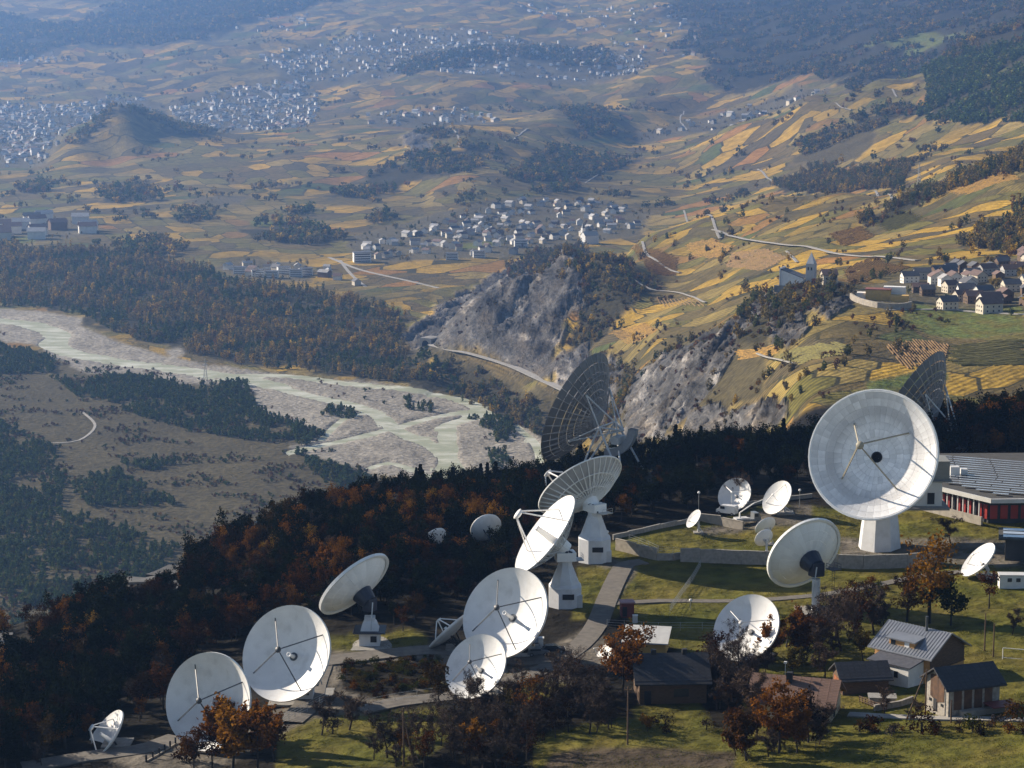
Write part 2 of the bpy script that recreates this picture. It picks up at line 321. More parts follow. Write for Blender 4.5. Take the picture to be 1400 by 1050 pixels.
# terrain colours per class (real-world albedo)
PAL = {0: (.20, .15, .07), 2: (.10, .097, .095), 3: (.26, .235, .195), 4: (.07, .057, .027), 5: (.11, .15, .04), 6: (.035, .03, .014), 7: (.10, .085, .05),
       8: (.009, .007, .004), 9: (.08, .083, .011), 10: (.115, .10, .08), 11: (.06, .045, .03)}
colr = np.zeros(GX.shape+(4,)); colr[..., 3] = 1
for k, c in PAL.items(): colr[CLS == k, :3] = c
v1 = fbm(GX/90, GY/90, 4, 70)[..., None]; v2 = fbm(GX/18, GY/18, 3, 71)[..., None]; v3 = fbm(GX/5, GY/5, 3, 72)[..., None]
colr[..., :3] *= np.where((GY > 900)[..., None], 1+.35*v1+.3*v2, 1+.35*v2+.35*v3)
gi = (CLS == 9) | (CLS == 5)
w = np.clip(.5+1.1*v2+.5*v3, 0, 1)
colr[..., :3] = np.where(gi[..., None], colr[..., :3]*(1-w)+np.array((.11, .088, .018))*w, colr[..., :3])
ri = CLS == 2
w = sstep(-.05, .35, v2+.4*v1); colr[..., :3] = np.where(ri[..., None], colr[..., :3]*(1-.55*w)+np.array((.10, .075, .045))*.55*w, colr[..., :3])
gr = CLS == 3
w = sstep(.15, .5, fbm(GX/60, GY/40, 3, 77)[..., None]); colr[..., :3] = np.where(gr[..., None], colr[..., :3]*(1-.5*w)+np.array((.15, .135, .11))*.6*w, colr[..., :3])
for ch in range(3): colr[..., ch] = blur(colr[..., ch], 1)
msk = np.zeros(GX.shape+(4,)); msk[..., 0] = blur(CLS == 0, 1); msk[..., 1] = blur(CLS == 2, 1); msk[..., 2] = blur(CLS == 3, 1); msk[..., 3] = 1

def grid_mesh(name, X, Y, Z, material):
    nv, nu = X.shape
    me = bpy.data.meshes.new(name); co = np.stack([X, Y, Z], -1).reshape(-1, 3).astype(np.float32)
    i = (np.arange(nv-1)[:, None]*nu+np.arange(nu-1)[None]).ravel()
    q = np.stack([i, i+1, i+1+nu, i+nu], -1).astype(np.int32)
    me.vertices.add(len(co)); me.vertices.foreach_set('co', co.ravel())
    me.loops.add(q.size); me.loops.foreach_set('vertex_index', q.ravel())
    me.polygons.add(len(q)); me.polygons.foreach_set('loop_start', np.arange(0, q.size, 4, dtype=np.int32)); me.polygons.foreach_set('loop_total', np.full(len(q), 4, np.int32))
    me.polygons.foreach_set('use_smooth', np.ones(len(q), bool))
    me.update(); me.materials.append(material); return me
def link(name, me, parent=None, loc=None):
    o = bpy.data.objects.new(name, me); COL.objects.link(o)
    if parent is not None: o.parent = parent
    if loc is not None: o.location = loc
    return o
def tag(o, label=None, cat=None, group=None, kind=None):
    if label: o['label'] = label
    if cat: o['category'] = cat
    if group: o['group'] = group
    if kind: o['kind'] = kind
    return o

def terrain_material():
    m, N, L, b = new_mat('terrain')
    A = N.new('ShaderNodeAttribute'); A.attribute_name = 'col'; M = N.new('ShaderNodeAttribute'); M.attribute_name = 'msk'
    ge = N.new('ShaderNodeNewGeometry'); sp = N.new('ShaderNodeSeparateColor'); L.new(M.outputs['Color'], sp.inputs[0])
    # parcels: two sizes of cells in a rotated, stretched ground plan
    def cells(rot, sx, sy, seed):
        vr = N.new('ShaderNodeVectorRotate'); vr.rotation_type = 'Z_AXIS'; vr.inputs['Angle'].default_value = rot; mp = N.new('ShaderNodeMapping'); mp.inputs['Scale'].default_value = (1/sx, 1/sy, 0); mp.inputs['Location'].default_value = (seed, seed*.7, 0)
        wn_ = N.new('ShaderNodeTexNoise'); wn_.inputs['Scale'].default_value = 1/260; wn_.inputs['Detail'].default_value = 2; L.new(ge.outputs['Position'], wn_.inputs['Vector'])
        sc_ = N.new('ShaderNodeVectorMath'); sc_.operation = 'SCALE'; sc_.inputs['Scale'].default_value = 26; L.new(wn_.outputs['Color'], sc_.inputs[0])
        ad = N.new('ShaderNodeVectorMath'); ad.operation = 'ADD'; L.new(ge.outputs['Position'], ad.inputs[0]); L.new(sc_.outputs[0], ad.inputs[1])
        L.new(ad.outputs[0], vr.inputs['Vector']); L.new(vr.outputs[0], mp.inputs['Vector'])
        vo = N.new('ShaderNodeTexVoronoi'); vo.voronoi_dimensions = '2D'; vo.distance = 'CHEBYCHEV'; vo.inputs['Randomness'].default_value = .75; vo.inputs['Scale'].default_value = 1
        L.new(mp.outputs[0], vo.inputs['Vector']); return vo, mp
    def ramp(stops, inter='CONSTANT'):
        r = N.new('ShaderNodeValToRGB'); r.color_ramp.interpolation = inter
        e = r.color_ramp.elements
        while len(e) < len(stops): e.new(.5)
        for q, (p, c) in zip(e, stops): q.position = p; q.color = (*c, 1)
        return r
    gold, org, oli, brn, grn, mau, tan = (.50, .31, .045), (.38, .19, .045), (.18, .155, .036), (.16, .115, .042), (.10, .125, .034), (.115, .09, .045), (.33, .24, .07)
    sets = []
    for (rot1, a1, b1, s1), (rot2, a2, b2, s2), stripe in (((.45, 60, 120, 3.1), (-.3, 46, 95, 17.7), False), ((.6, 30, 70, 5.3), (-.4, 24, 80, 11.9), True)):
        outs = []
        for (rot_, a_, b_, s_), st in (((rot1, a1, b1, s1), 0), ((rot2, a2, b2, s2), 1)):
            v, mp = cells(rot_, a_, b_, s_); v2 = N.new('ShaderNodeTexVoronoi'); v2.voronoi_dimensions = '2D'; v2.distance = 'CHEBYCHEV'; v2.feature = 'F2'; v2.inputs['Randomness'].default_value = .75; v2.inputs['Scale'].default_value = 1; L.new(mp.outputs[0], v2.inputs['Vector'])
            r = ramp([(0, gold), (.14, brn), (.28, tan), (.40, oli), (.52, org), (.58, mau), (.70, gold), (.80, brn), (.88, tan), (.95, grn)] if st == 0 else [(0, oli), (.14, gold), (.28, brn), (.40, tan), (.52, oli), (.64, gold), (.72, brn), (.80, mau), (.88, org), (.92, oli)])
            sp_ = N.new('ShaderNodeSeparateColor'); L.new(v.outputs['Color'], sp_.inputs[0]); L.new(sp_.outputs[0], r.inputs[0]); col = r.outputs[0]
            if stripe:
                sx_ = N.new('ShaderNodeSeparateXYZ'); L.new(mp.outputs[0], sx_.inputs[0]); ph = []
                for ax, ln in ((0, a_), (1, b_)):
                    q = N.new('ShaderNodeMath'); q.operation = 'MULTIPLY'; q.inputs[1].default_value = ln*2*math.pi/4.2; L.new(sx_.outputs[ax], q.inputs[0]); q2 = N.new('ShaderNodeMath'); q2.operation = 'SINE'; L.new(q.outputs[0], q2.inputs[0]); ph.append(q2)
                g2 = N.new('ShaderNodeMath'); g2.operation = 'GREATER_THAN'; g2.inputs[1].default_value = .35; L.new(sp_.outputs[1], g2.inputs[0]); mf = N.new('ShaderNodeMix'); mf.data_type = 'FLOAT'; L.new(g2.outputs[0], mf.inputs[0]); L.new(ph[1].outputs[0], mf.inputs[2]); L.new(ph[0].outputs[0], mf.inputs[3])
                mq_ = N.new('ShaderNodeMath'); mq_.operation = 'MULTIPLY_ADD'; mq_.inputs[1].default_value = .32; mq_.inputs[2].default_value = .95; L.new(mf.outputs[0], mq_.inputs[0]); vs_ = N.new('ShaderNodeVectorMath'); vs_.operation = 'SCALE'; L.new(col, vs_.inputs[0]); L.new(mq_.outputs[0], vs_.inputs['Scale']); col = vs_.outputs[0]
            df = N.new('ShaderNodeMath'); df.operation = 'SUBTRACT'; L.new(v2.outputs['Distance'], df.inputs[0]); L.new(v.outputs['Distance'], df.inputs[1])
            er_ = N.new('ShaderNodeMapRange'); er_.inputs['From Min'].default_value = .03; er_.inputs['From Max'].default_value = .06; L.new(df.outputs[0], er_.inputs['Value'])
            me_ = N.new('ShaderNodeMix'); me_.data_type = 'RGBA'; L.new(er_.outputs[0], me_.inputs['Factor']); me_.inputs['A'].default_value = (.05, .045, .02, 1); L.new(col, me_.inputs['B']); outs.append(me_.outputs['Result'])
        sets.append(outs)
    big = N.new('ShaderNodeTexNoise'); big.inputs['Scale'].default_value = 1/400; big.inputs['Detail'].default_value = 1; L.new(ge.outputs['Position'], big.inputs['Vector'])
    gt = N.new('ShaderNodeMath'); gt.operation = 'GREATER_THAN'; gt.inputs[1].default_value = .5; L.new(big.outputs['Fac'], gt.inputs[0])
    res = []
    for oa, ob in sets:
        q = N.new('ShaderNodeMix'); q.data_type = 'RGBA'; L.new(gt.outputs[0], q.inputs['Factor']); L.new(oa, q.inputs['A']); L.new(ob, q.inputs['B']); res.append(q.outputs['Result'])
    sy = N.new('ShaderNodeSeparateXYZ'); L.new(ge.outputs['Position'], sy.inputs[0]); gy2 = N.new('ShaderNodeMath'); gy2.operation = 'LESS_THAN'; gy2.inputs[1].default_value = 3300; L.new(sy.outputs[1], gy2.inputs[0])
    mx = N.new('ShaderNodeMix'); mx.data_type = 'RGBA'; L.new(gy2.outputs[0], mx.inputs['Factor']); L.new(res[0], mx.inputs['A']); L.new(res[1], mx.inputs['B'])
    b2 = N.new('ShaderNodeTexNoise'); b2.inputs['Scale'].default_value = 1/330; b2.inputs['Detail'].default_value = 4; L.new(ge.outputs['Position'], b2.inputs['Vector']); r2 = N.new('ShaderNodeMapRange'); r2.inputs['From Min'].default_value = .42; r2.inputs['From Max'].default_value = .58; r2.inputs['To Min'].default_value = .0; r2.inputs['To Max'].default_value = .55; L.new(b2.outputs['Fac'], r2.inputs['Value'])
    mt = N.new('ShaderNodeMix'); mt.data_type = 'RGBA'; L.new(r2.outputs[0], mt.inputs['Factor']); L.new(mx.outputs['Result'], mt.inputs['A']); mt.inputs['B'].default_value = (.12, .10, .034, 1); mx = mt
    # patchy tone inside the parcels
    n1 = N.new('ShaderNodeTexNoise'); n1.inputs['Scale'].default_value = 1/14; n1.inputs['Detail'].default_value = 5; L.new(ge.outputs['Position'], n1.inputs['Vector'])
    mr = N.new('ShaderNodeMapRange'); mr.inputs['From Min'].default_value = .3; mr.inputs['From Max'].default_value = .7; mr.inputs['To Min'].default_value = .5; mr.inputs['To Max'].default_value = .95; L.new(n1.outputs['Fac'], mr.inputs['Value'])
    sc1 = N.new('ShaderNodeVectorMath'); sc1.operation = 'SCALE'; L.new(mx.outputs['Result'], sc1.inputs[0]); L.new(mr.outputs[0], sc1.inputs['Scale'])
    n2 = N.new('ShaderNodeTexNoise'); n2.inputs['Scale'].default_value = 1/4.5; n2.inputs['Detail'].default_value = 6; L.new(ge.outputs['Position'], n2.inputs['Vector'])
    mr2 = N.new('ShaderNodeMapRange'); mr2.inputs['From Min'].default_value = .3; mr2.inputs['From Max'].default_value = .7; mr2.inputs['To Min'].default_value = .6; mr2.inputs['To Max'].default_value = 1.4; L.new(n2.outputs['Fac'], mr2.inputs['Value'])
    sc2 = N.new('ShaderNodeVectorMath'); sc2.operation = 'SCALE'; L.new(A.outputs['Color'], sc2.inputs[0]); L.new(mr2.outputs[0], sc2.inputs['Scale'])
    fin = N.new('ShaderNodeMix'); fin.data_type = 'RGBA'; L.new(sp.outputs[0], fin.inputs['Factor']); L.new(sc2.outputs[0], fin.inputs['A']); L.new(sc1.outputs[0], fin.inputs['B'])
    # rock: streaks along the strata, with sunlit-looking pale slabs put into the colour
    mps = N.new('ShaderNodeMapping'); mps.inputs['Rotation'].default_value = (0, 0.5, .5); mps.inputs['Scale'].default_value = (1/26, 1/130, 1/16); L.new(ge.outputs['Position'], mps.inputs['Vector'])
    ns = N.new('ShaderNodeTexNoise'); ns.inputs['Scale'].default_value = 1; ns.inputs['Detail'].default_value = 8; ns.inputs['Roughness'].default_value = .65; L.new(mps.outputs[0], ns.inputs['Vector'])
    rr = ramp([(.36, (.28, .28, .28)), (.46, (.8, .8, .8)), (.54, (1.1, 1.08, 1.05)), (.58, (1.5, 1.46, 1.4)), (.63, (2.8, 2.7, 2.55))], 'LINEAR'); L.new(ns.outputs['Fac'], rr.inputs[0])
    mm = N.new('ShaderNodeMix'); mm.data_type = 'RGBA'; mm.blend_type = 'MULTIPLY'; L.new(sp.outputs[1], mm.inputs['Factor']); L.new(fin.outputs['Result'], mm.inputs['A']); L.new(rr.outputs[0], mm.inputs['B'])
    L.new(mm.outputs['Result'], b.inputs['Base Color']); b.inputs['Roughness'].default_value = .95; b.inputs['Specular IOR Level'].default_value = .1
    bp = N.new('ShaderNodeBump'); bp.inputs['Strength'].default_value = .9; bp.inputs['Distance'].default_value = 2.0
    hh = N.new('ShaderNodeMath'); hh.operation = 'MULTIPLY_ADD'; L.new(ns.outputs['Fac'], hh.inputs[0]); hm_ = N.new('ShaderNodeMath'); hm_.operation = 'MULTIPLY'; hm_.inputs[1].default_value = 5; L.new(sp.outputs[1], hm_.inputs[0])
    L.new(hm_.outputs[0], hh.inputs[1]); L.new(n2.outputs['Fac'], hh.inputs[2]); L.new(hh.outputs[0], bp.inputs['Height']); L.new(bp.outputs[0], b.inputs['Normal'])
    return m
tm = grid_mesh('ground', GX, GY, ZT, terrain_material())
for nm, arr in (('col', colr), ('msk', msk)):
    at_ = tm.attributes.new(nm, 'FLOAT_COLOR', 'POINT'); at_.data.foreach_set('color', arr.reshape(-1).astype(np.float32))
tag(link('ground', tm), 'valley floor, vineyard slopes, rock hills and station plateau', kind='structure')

# ------------------------------------------------------------------ haze: pale even air round everything
def box_mesh(name, x0, x1, y0, y1, z0, z1, material=None):
    me = bpy.data.meshes.new(name)
    v = [(x, y, z) for z in (z0, z1) for y in (y0, y1) for x in (x0, x1)]
    me.from_pydata(v, [], [(0, 2, 3, 1), (4, 5, 7, 6), (0, 1, 5, 4), (2, 6, 7, 3), (0, 4, 6, 2), (1, 3, 7, 5)]); me.update()
    if material: me.materials.append(material)
    return me
hz = bpy.data.materials.new('haze'); hz.use_nodes = True; hn = hz.node_tree.nodes; hn.clear()
ho = hn.new('ShaderNodeOutputMaterial'); hv = hn.new('ShaderNodeVolumePrincipled')
hv.inputs['Color'].default_value = (.27, .5, 1.0, 1); hv.inputs['Density'].default_value = 6.8e-5; hv.inputs['Anisotropy'].default_value = .62
hz.node_tree.links.new(hv.outputs[0], ho.inputs['Volume'])
hzo = link('haze', box_mesh('haze', -4700, 4700, -150, 12700, float(ZT.min())-1.5, 480, hz)); tag(hzo, 'thin blue autumn haze filling the valley', kind='stuff')
# ------------------------------------------------------------------ mesh builder
class MB:
    def __init__(s): s.v = []; s.f = []; s.m = []
    def add(s, vs, fs, mi=0):
        o = len(s.v); s.v += [tuple(p) for p in vs]; s.f += [tuple(i+o for i in f) for f in fs]; s.m += [mi]*len(fs); return s
    def box(s, c, size, mi=0, R=None):
        hx, hy, hz_ = size[0]/2, size[1]/2, size[2]/2
        vs = [Vector((x, y, z)) for z in (-hz_, hz_) for y in (-hy, hy) for x in (-hx, hx)]
        if R is not None: vs = [R@p for p in vs]
        c = Vector(c); return s.add([p+c for p in vs], [(0, 2, 3, 1), (4, 5, 7, 6), (0, 1, 5, 4), (2, 6, 7, 3), (0, 4, 6, 2), (1, 3, 7, 5)], mi)
    def tube(s, a, b, r0, r1=None, n=8, mi=0, caps=True):
        a = Vector(a); b = Vector(b); r1 = r0 if r1 is None else r1
        d = (b-a)
        if d.length < 1e-6: return s
        d.normalize(); x = d.orthogonal().normalized(); y = d.cross(x)
        vs = []
        for p, r in ((a, r0), (b, r1)):
            for k in range(n):
                t = 2*math.pi*k/n; vs.append(p+x*math.cos(t)*r+y*math.sin(t)*r)
        fs = [(k, (k+1) % n, n+(k+1) % n, n+k) for k in range(n)]
        if caps: fs += [tuple(range(n-1, -1, -1)), tuple(range(n, 2*n))]
        return s.add(vs, fs, mi)
    def bar(s, a, b, w, h=None, mi=0):
        a = Vector(a); b = Vector(b); d = b-a; L_ = d.length; h = h or w
        if L_ < 1e-6: return s
        q = d.to_track_quat('Y', 'Z').to_matrix(); return s.box((a+b)/2, (w, L_, h), mi, q)
    def lathe(s, prof, n=24, mi=0, M=None, cap0=False, cap1=False, rot=0.0):
        vs = []
        for r, z in prof:
            for k in range(n):
                t = 2*math.pi*k/n+rot; p = Vector((r*math.cos(t), r*math.sin(t), z)); vs.append(M@p if M else p)
        fs = []
        for j in range(len(prof)-1):
            for k in range(n): fs.append((j*n+k, j*n+(k+1) % n, (j+1)*n+(k+1) % n, (j+1)*n+k))
        if cap0: fs.append(tuple(range(n-1, -1, -1)))
        if cap1: fs.append(tuple((len(prof)-1)*n+k for k in range(n)))
        return s.add(vs, fs, mi)
    def prism(s, poly, z0, z1, mi=0):
        n_ = len(poly); vs = [(x, y, z0) for x, y in poly]+[(x, y, z1) for x, y in poly]
        return s.add(vs, [tuple(range(n_-1, -1, -1)), tuple(range(n_, 2*n_))]+[(k, (k+1) % n_, n_+(k+1) % n_, n_+k) for k in range(n_)], mi)
    def mesh(s, name, mats, smooth=False):
        me = bpy.data.meshes.new(name); me.from_pydata(s.v, [], s.f)
        mats = mats if isinstance(mats, (list, tuple)) else [mats]
        for m in mats: me.materials.append(m)
        if any(s.m): me.polygons.foreach_set('material_index', s.m)
        if smooth: me.polygons.foreach_set('use_smooth', [True]*len(s.f))
        me.update(); return me
    def obj(s, name, mats, parent=None, loc=None, smooth=False):
        return link(name, s.mesh(name, mats, smooth), parent, loc)
def empty(name, loc=(0, 0, 0), rz=0.0):
    o = bpy.data.objects.new(name, None); COL.objects.link(o); o.location = loc; o.rotation_euler = (0, 0, rz); o.empty_display_size = 1; return o
def copy_tree(o, parent=None):
    c = o.copy(); COL.objects.link(c)
    if parent is not None: c.parent = parent
    for ch in o.children:
        k = copy_tree(ch, c)
    return c

# ------------------------------------------------------------------ leaves, bark
def leaf_mat(name, cols, rough=.8, trans=.3, var=.35):
    m, N, L, b = new_mat(name)
    oi = N.new('ShaderNodeObjectInfo'); r = N.new('ShaderNodeValToRGB'); r.color_ramp.interpolation = 'CONSTANT'
    e = r.color_ramp.elements
    while len(e) < len(cols): e.new(.5)
    tot = sum(c[1] for c in cols); acc = 0
    for q, (c, w_) in zip(e, cols): q.position = acc/tot; q.color = (*c, 1); acc += w_
    L.new(oi.outputs['Random'], r.inputs[0])
    ge = N.new('ShaderNodeNewGeometry'); no = N.new('ShaderNodeMapRange'); no.inputs['To Min'].default_value = 1-var; no.inputs['To Max'].default_value = 1+var
    L.new(ge.outputs['Random Per Island'], no.inputs['Value'])
    sc_ = N.new('ShaderNodeVectorMath'); sc_.operation = 'SCALE'; L.new(r.outputs[0], sc_.inputs[0]); L.new(no.outputs[0], sc_.inputs['Scale'])
    L.new(sc_.outputs[0], b.inputs['Base Color']); b.inputs['Roughness'].default_value = rough; b.inputs['Specular IOR Level'].default_value = .0 if trans else .1
    if trans:
        tr = N.new('ShaderNodeBsdfTranslucent'); L.new(sc_.outputs[0], tr.inputs['Color']); mx = N.new('ShaderNodeMixShader'); mx.inputs[0].default_value = trans
        L.new(b.outputs[0], mx.inputs[1]); L.new(tr.outputs[0], mx.inputs[2]); L.new(mx.outputs[0], N['Material Output'].inputs['Surface'])
    MATS[name] = m; return m
M_bark = mat('bark', (.025, .019, .015), .9, .3, 6, .4)
M_rust = leaf_mat('rust_leaves', [((.06, .022, .004), 4), ((.028, .011, .003), 4), ((.12, .048, .006), 3), ((.015, .008, .004), 4), ((.04, .024, .006), 2)], trans=.25)
M_orange_leaf = leaf_mat('orange_leaves', [((.16, .062, .010), 3), ((.11, .042, .009), 3), ((.20, .09, .012), 2), ((.075, .034, .010), 2)], trans=.35)
M_gold = leaf_mat('gold_leaves', [((.19, .088, .009), 2), ((.13, .055, .008), 2), ((.15, .088, .014), 1)])
M_twig = leaf_mat('bare_twigs', [((.05, .034, .026), 2), ((.036, .025, .02), 2), ((.07, .045, .03), 1)], trans=0)
M_pine_backlit = leaf_mat('pine_and_backlit_leaves', [((.007, .011, .004), 3), ((.010, .014, .005), 2), ((.006, .009, .004), 2)], trans=.1)
M_shrub = leaf_mat('shrub_leaves', [((.04, .045, .008), 2), ((.06, .046, .01), 2), ((.026, .032, .007), 2), ((.07, .035, .008), 1)])
M_valley = leaf_mat('valley_leaves', [((.16, .125, .05), 6), ((.12, .10, .048), 6), ((.22, .155, .045), 5), ((.095, .10, .036), 5), ((.38, .25, .04), 3), ((.19, .10, .035), 1), ((.07, .085, .03), 4)], trans=.35)
M_scrub = leaf_mat('scrub_leaves', [((.095, .045, .026), 3), ((.075, .036, .022), 3), ((.11, .075, .026), 2), ((.055, .052, .02), 2), ((.17, .095, .022), 1)], trans=.3)
M_farpine = leaf_mat('pine_wood_needles', [((.068, .10, .024), 3), ((.085, .115, .03), 2), ((.055, .08, .024), 2), ((.13, .125, .032), 1)], trans=.2)

def quads(centers, size, r, jitter=.35, flat=.0, asp=.6):
    """leaf-sized faces at the given centres, randomly turned"""
    n_ = len(centers); c = np.asarray(centers, float)
    a = r.normal(size=(n_, 3)); a[:, 2] *= (1-flat); a /= np.linalg.norm(a, axis=1)[:, None]+1e-9
    b_ = np.cross(a, r.normal(size=(n_, 3))); b_ /= np.linalg.norm(b_, axis=1)[:, None]+1e-9
    s_ = size*(1+jitter*r.uniform(-1, 1, n_))[:, None]
    v = np.stack([c-a*s_, c-b_*s_*asp, c+a*s_, c+b_*s_*asp], 1).reshape(-1, 3)
    return v, np.arange(4*n_).reshape(-1, 4)
def lobes(r, n_, rx, rz, zc, nl=11, fill=.75):
    """points through a lumpy crown"""
    lc = r.normal(size=(nl, 3)); lc /= np.linalg.norm(lc, axis=1)[:, None]; lc *= r.uniform(.35, .85, nl)[:, None]; lr = r.uniform(.28, .5, nl)
    k = r.integers(0, nl, n_); d = r.normal(size=(n_, 3)); d /= np.linalg.norm(d, axis=1)[:, None]
    p = lc[k]+d*(lr[k]*r.uniform(fill, 1.05, n_))[:, None]
    p *= np.array([rx, rx, rz]); p[:, 2] += zc; return p
def np_mesh(name, parts, mats):
    """parts: list of (verts Nx3, faces list/array, material index)"""
    V = []; Fc = []; MI = []; o = 0
    for v, f, mi in parts:
        V.append(np.asarray(v, float).reshape(-1, 3)); Fc += [tuple(int(i)+o for i in q) for q in f]; MI += [mi]*len(f); o += len(V[-1])
    me = bpy.data.meshes.new(name); me.from_pydata(np.concatenate(V).tolist(), [], Fc)
    for m in mats: me.materials.append(m)
    me.polygons.foreach_set('material_index', MI); me.update(); return me
def limb_set(r, H, spread, lean=.0, levels=3, nb=(7, 5, 4), up=.5, r0=None):
    """tapered trunk with limbs; returns segments and twig tips"""
    segs = []; tips = []; r0 = r0 or H*.028
    def grow(p, d, L_, rad, lev):
        q = p; ns = 3 if lev == 0 else 2
        for k in range(ns):
            d2 = (d+Vector(r.normal(size=3))*(.10 if lev == 0 else .22)+Vector((0, 0, .10))).normalized()
            e = q+d2*(L_/ns); ra = rad*(1-.75*k/ns); rb = rad*(1-.75*(k+1)/ns); segs.append((q, e, ra, rb, lev)); 
            if lev < levels-1 and (lev > 0 or k > 0 or True):
                cnt = nb[lev]//ns+(1 if r.random() < (nb[lev] % ns)/ns else 0)
                for _ in range(cnt):
                    t = r.uniform(.25, 1); a = r.uniform(0, 2*math.pi)
                    if lev == 0 and k == 0 and t < .8: continue
                    o_ = Vector((math.cos(a), math.sin(a), r.uniform(up-.35, up+.35)))
                    grow(q.lerp(e, t), (d2*.35+o_*.8).normalized(), L_*r.uniform(.38, .6)*(spread if lev == 0 else 1), rb*.55+.004, lev+1)
            q = e; d = d2
        tips.append((q, lev))
        if lev == levels-1: tips.append(((p+q)/2, lev))
    grow(Vector((0, 0, 0)), Vector((lean, 0, 1)).normalized(), H*.82, r0, 0)
    return segs, tips
def seg_mesh(name, segs, mat_, thin=4):
    mb = MB()
    for a, b, ra, rb, lev in segs: mb.tube(a, b, max(ra, .028), max(rb, .02), n=(7, 5, 3, 3)[min(lev, 3)], caps=False)
    return mb.mesh(name, mat_, True)
def make_tree(kind, seed, H, leafm, nleaf=2200, lsize=.2, spread=1.0):
    """returns (trunk mesh, crown mesh)"""
    r = np.random.default_rng(seed)
    if kind == 'conifer':
        segs = [(Vector((0, 0, 0)), Vector((0, 0, H*.5)), H*.022, H*.014, 0), (Vector((0, 0, H*.5)), Vector((0, 0, H)), H*.014, .01, 0)]
        c = []
        for k in range(nleaf):
            t = r.random()**.75; zz = H*(.16+.84*t); rad = H*.20*spread*(1-t)**.8*(.55+.45*math.sin(t*60+r.random()*.6)); a = r.uniform(0, 6.283); q = rad*math.sqrt(r.uniform(.15, 1))
            c.append((q*math.cos(a), q*math.sin(a), zz-q*.25))
        v, f = quads(c, lsize*1.25, r, .4, .35)
    else:
        bare = kind == 'bare'
        segs, tips = limb_set(r, H, spread, r.uniform(-.1, .1), 4 if bare else 3, (8, 6, 5, 4) if bare else (9, 6, 4), .45 if bare else .35)
        tp = np.array([t[0] for t in tips if t[1] >= 2])
        k = r.integers(0, len(tp), nleaf); g = tp[k]+r.normal(size=(nleaf, 3))*(H*.02 if bare else H*.05)
        v, f = quads(g, lsize*(1.6 if bare else 1), r, .35, 0, .09 if bare else .6)
    tr = seg_mesh('trunk', segs, M_twig if kind == 'bare' else M_bark); cr = np_mesh('crown', [(v, f, 0)], [leafm]); return tr, cr
def join_mesh(name, a, b):
    va = np.array([v.co for v in a.vertices]); vb = np.array([v.co for v in b.vertices])
    return np_mesh(name, [(va, [tuple(p.vertices) for p in a.polygons], 0), (vb, [tuple(p.vertices) for p in b.polygons], 1)], [a.materials[0], b.materials[0]])
def puff(name, seed, rx, rz, n_, ls, leafm, zc=None, nl=11):
    r = np.random.default_rng(seed); c = lobes(r, n_, rx, rz, rz*.95 if zc is None else zc, nl)
    v, f = quads(c, ls, r); t = MB().tube((0, 0, -.5), (0, 0, rz*.9), rx*.09, rx*.05, 4, caps=False)
    return np_mesh(name, [(v, f, 0), (t.v, t.f, 1)], [leafm, M_bark])
def cone_tree(name, seed, H, R_, n_, ls, leafm):
    r = np.random.default_rng(seed); t = r.random(n_)**.8; a = r.uniform(0, 6.283, n_); q = R_*(1-t)**.75*np.sqrt(r.uniform(.3, 1, n_))
    c = np.stack([q*np.cos(a), q*np.sin(a), H*(.1+.9*t)], -1); v, f = quads(c, ls, r)
    tt = MB().tube((0, 0, -.5), (0, 0, H*.6), H*.02, H*.01, 4, caps=False)
    return np_mesh(name, [(v, f, 0), (tt.v, tt.f, 1)], [leafm, M_bark])

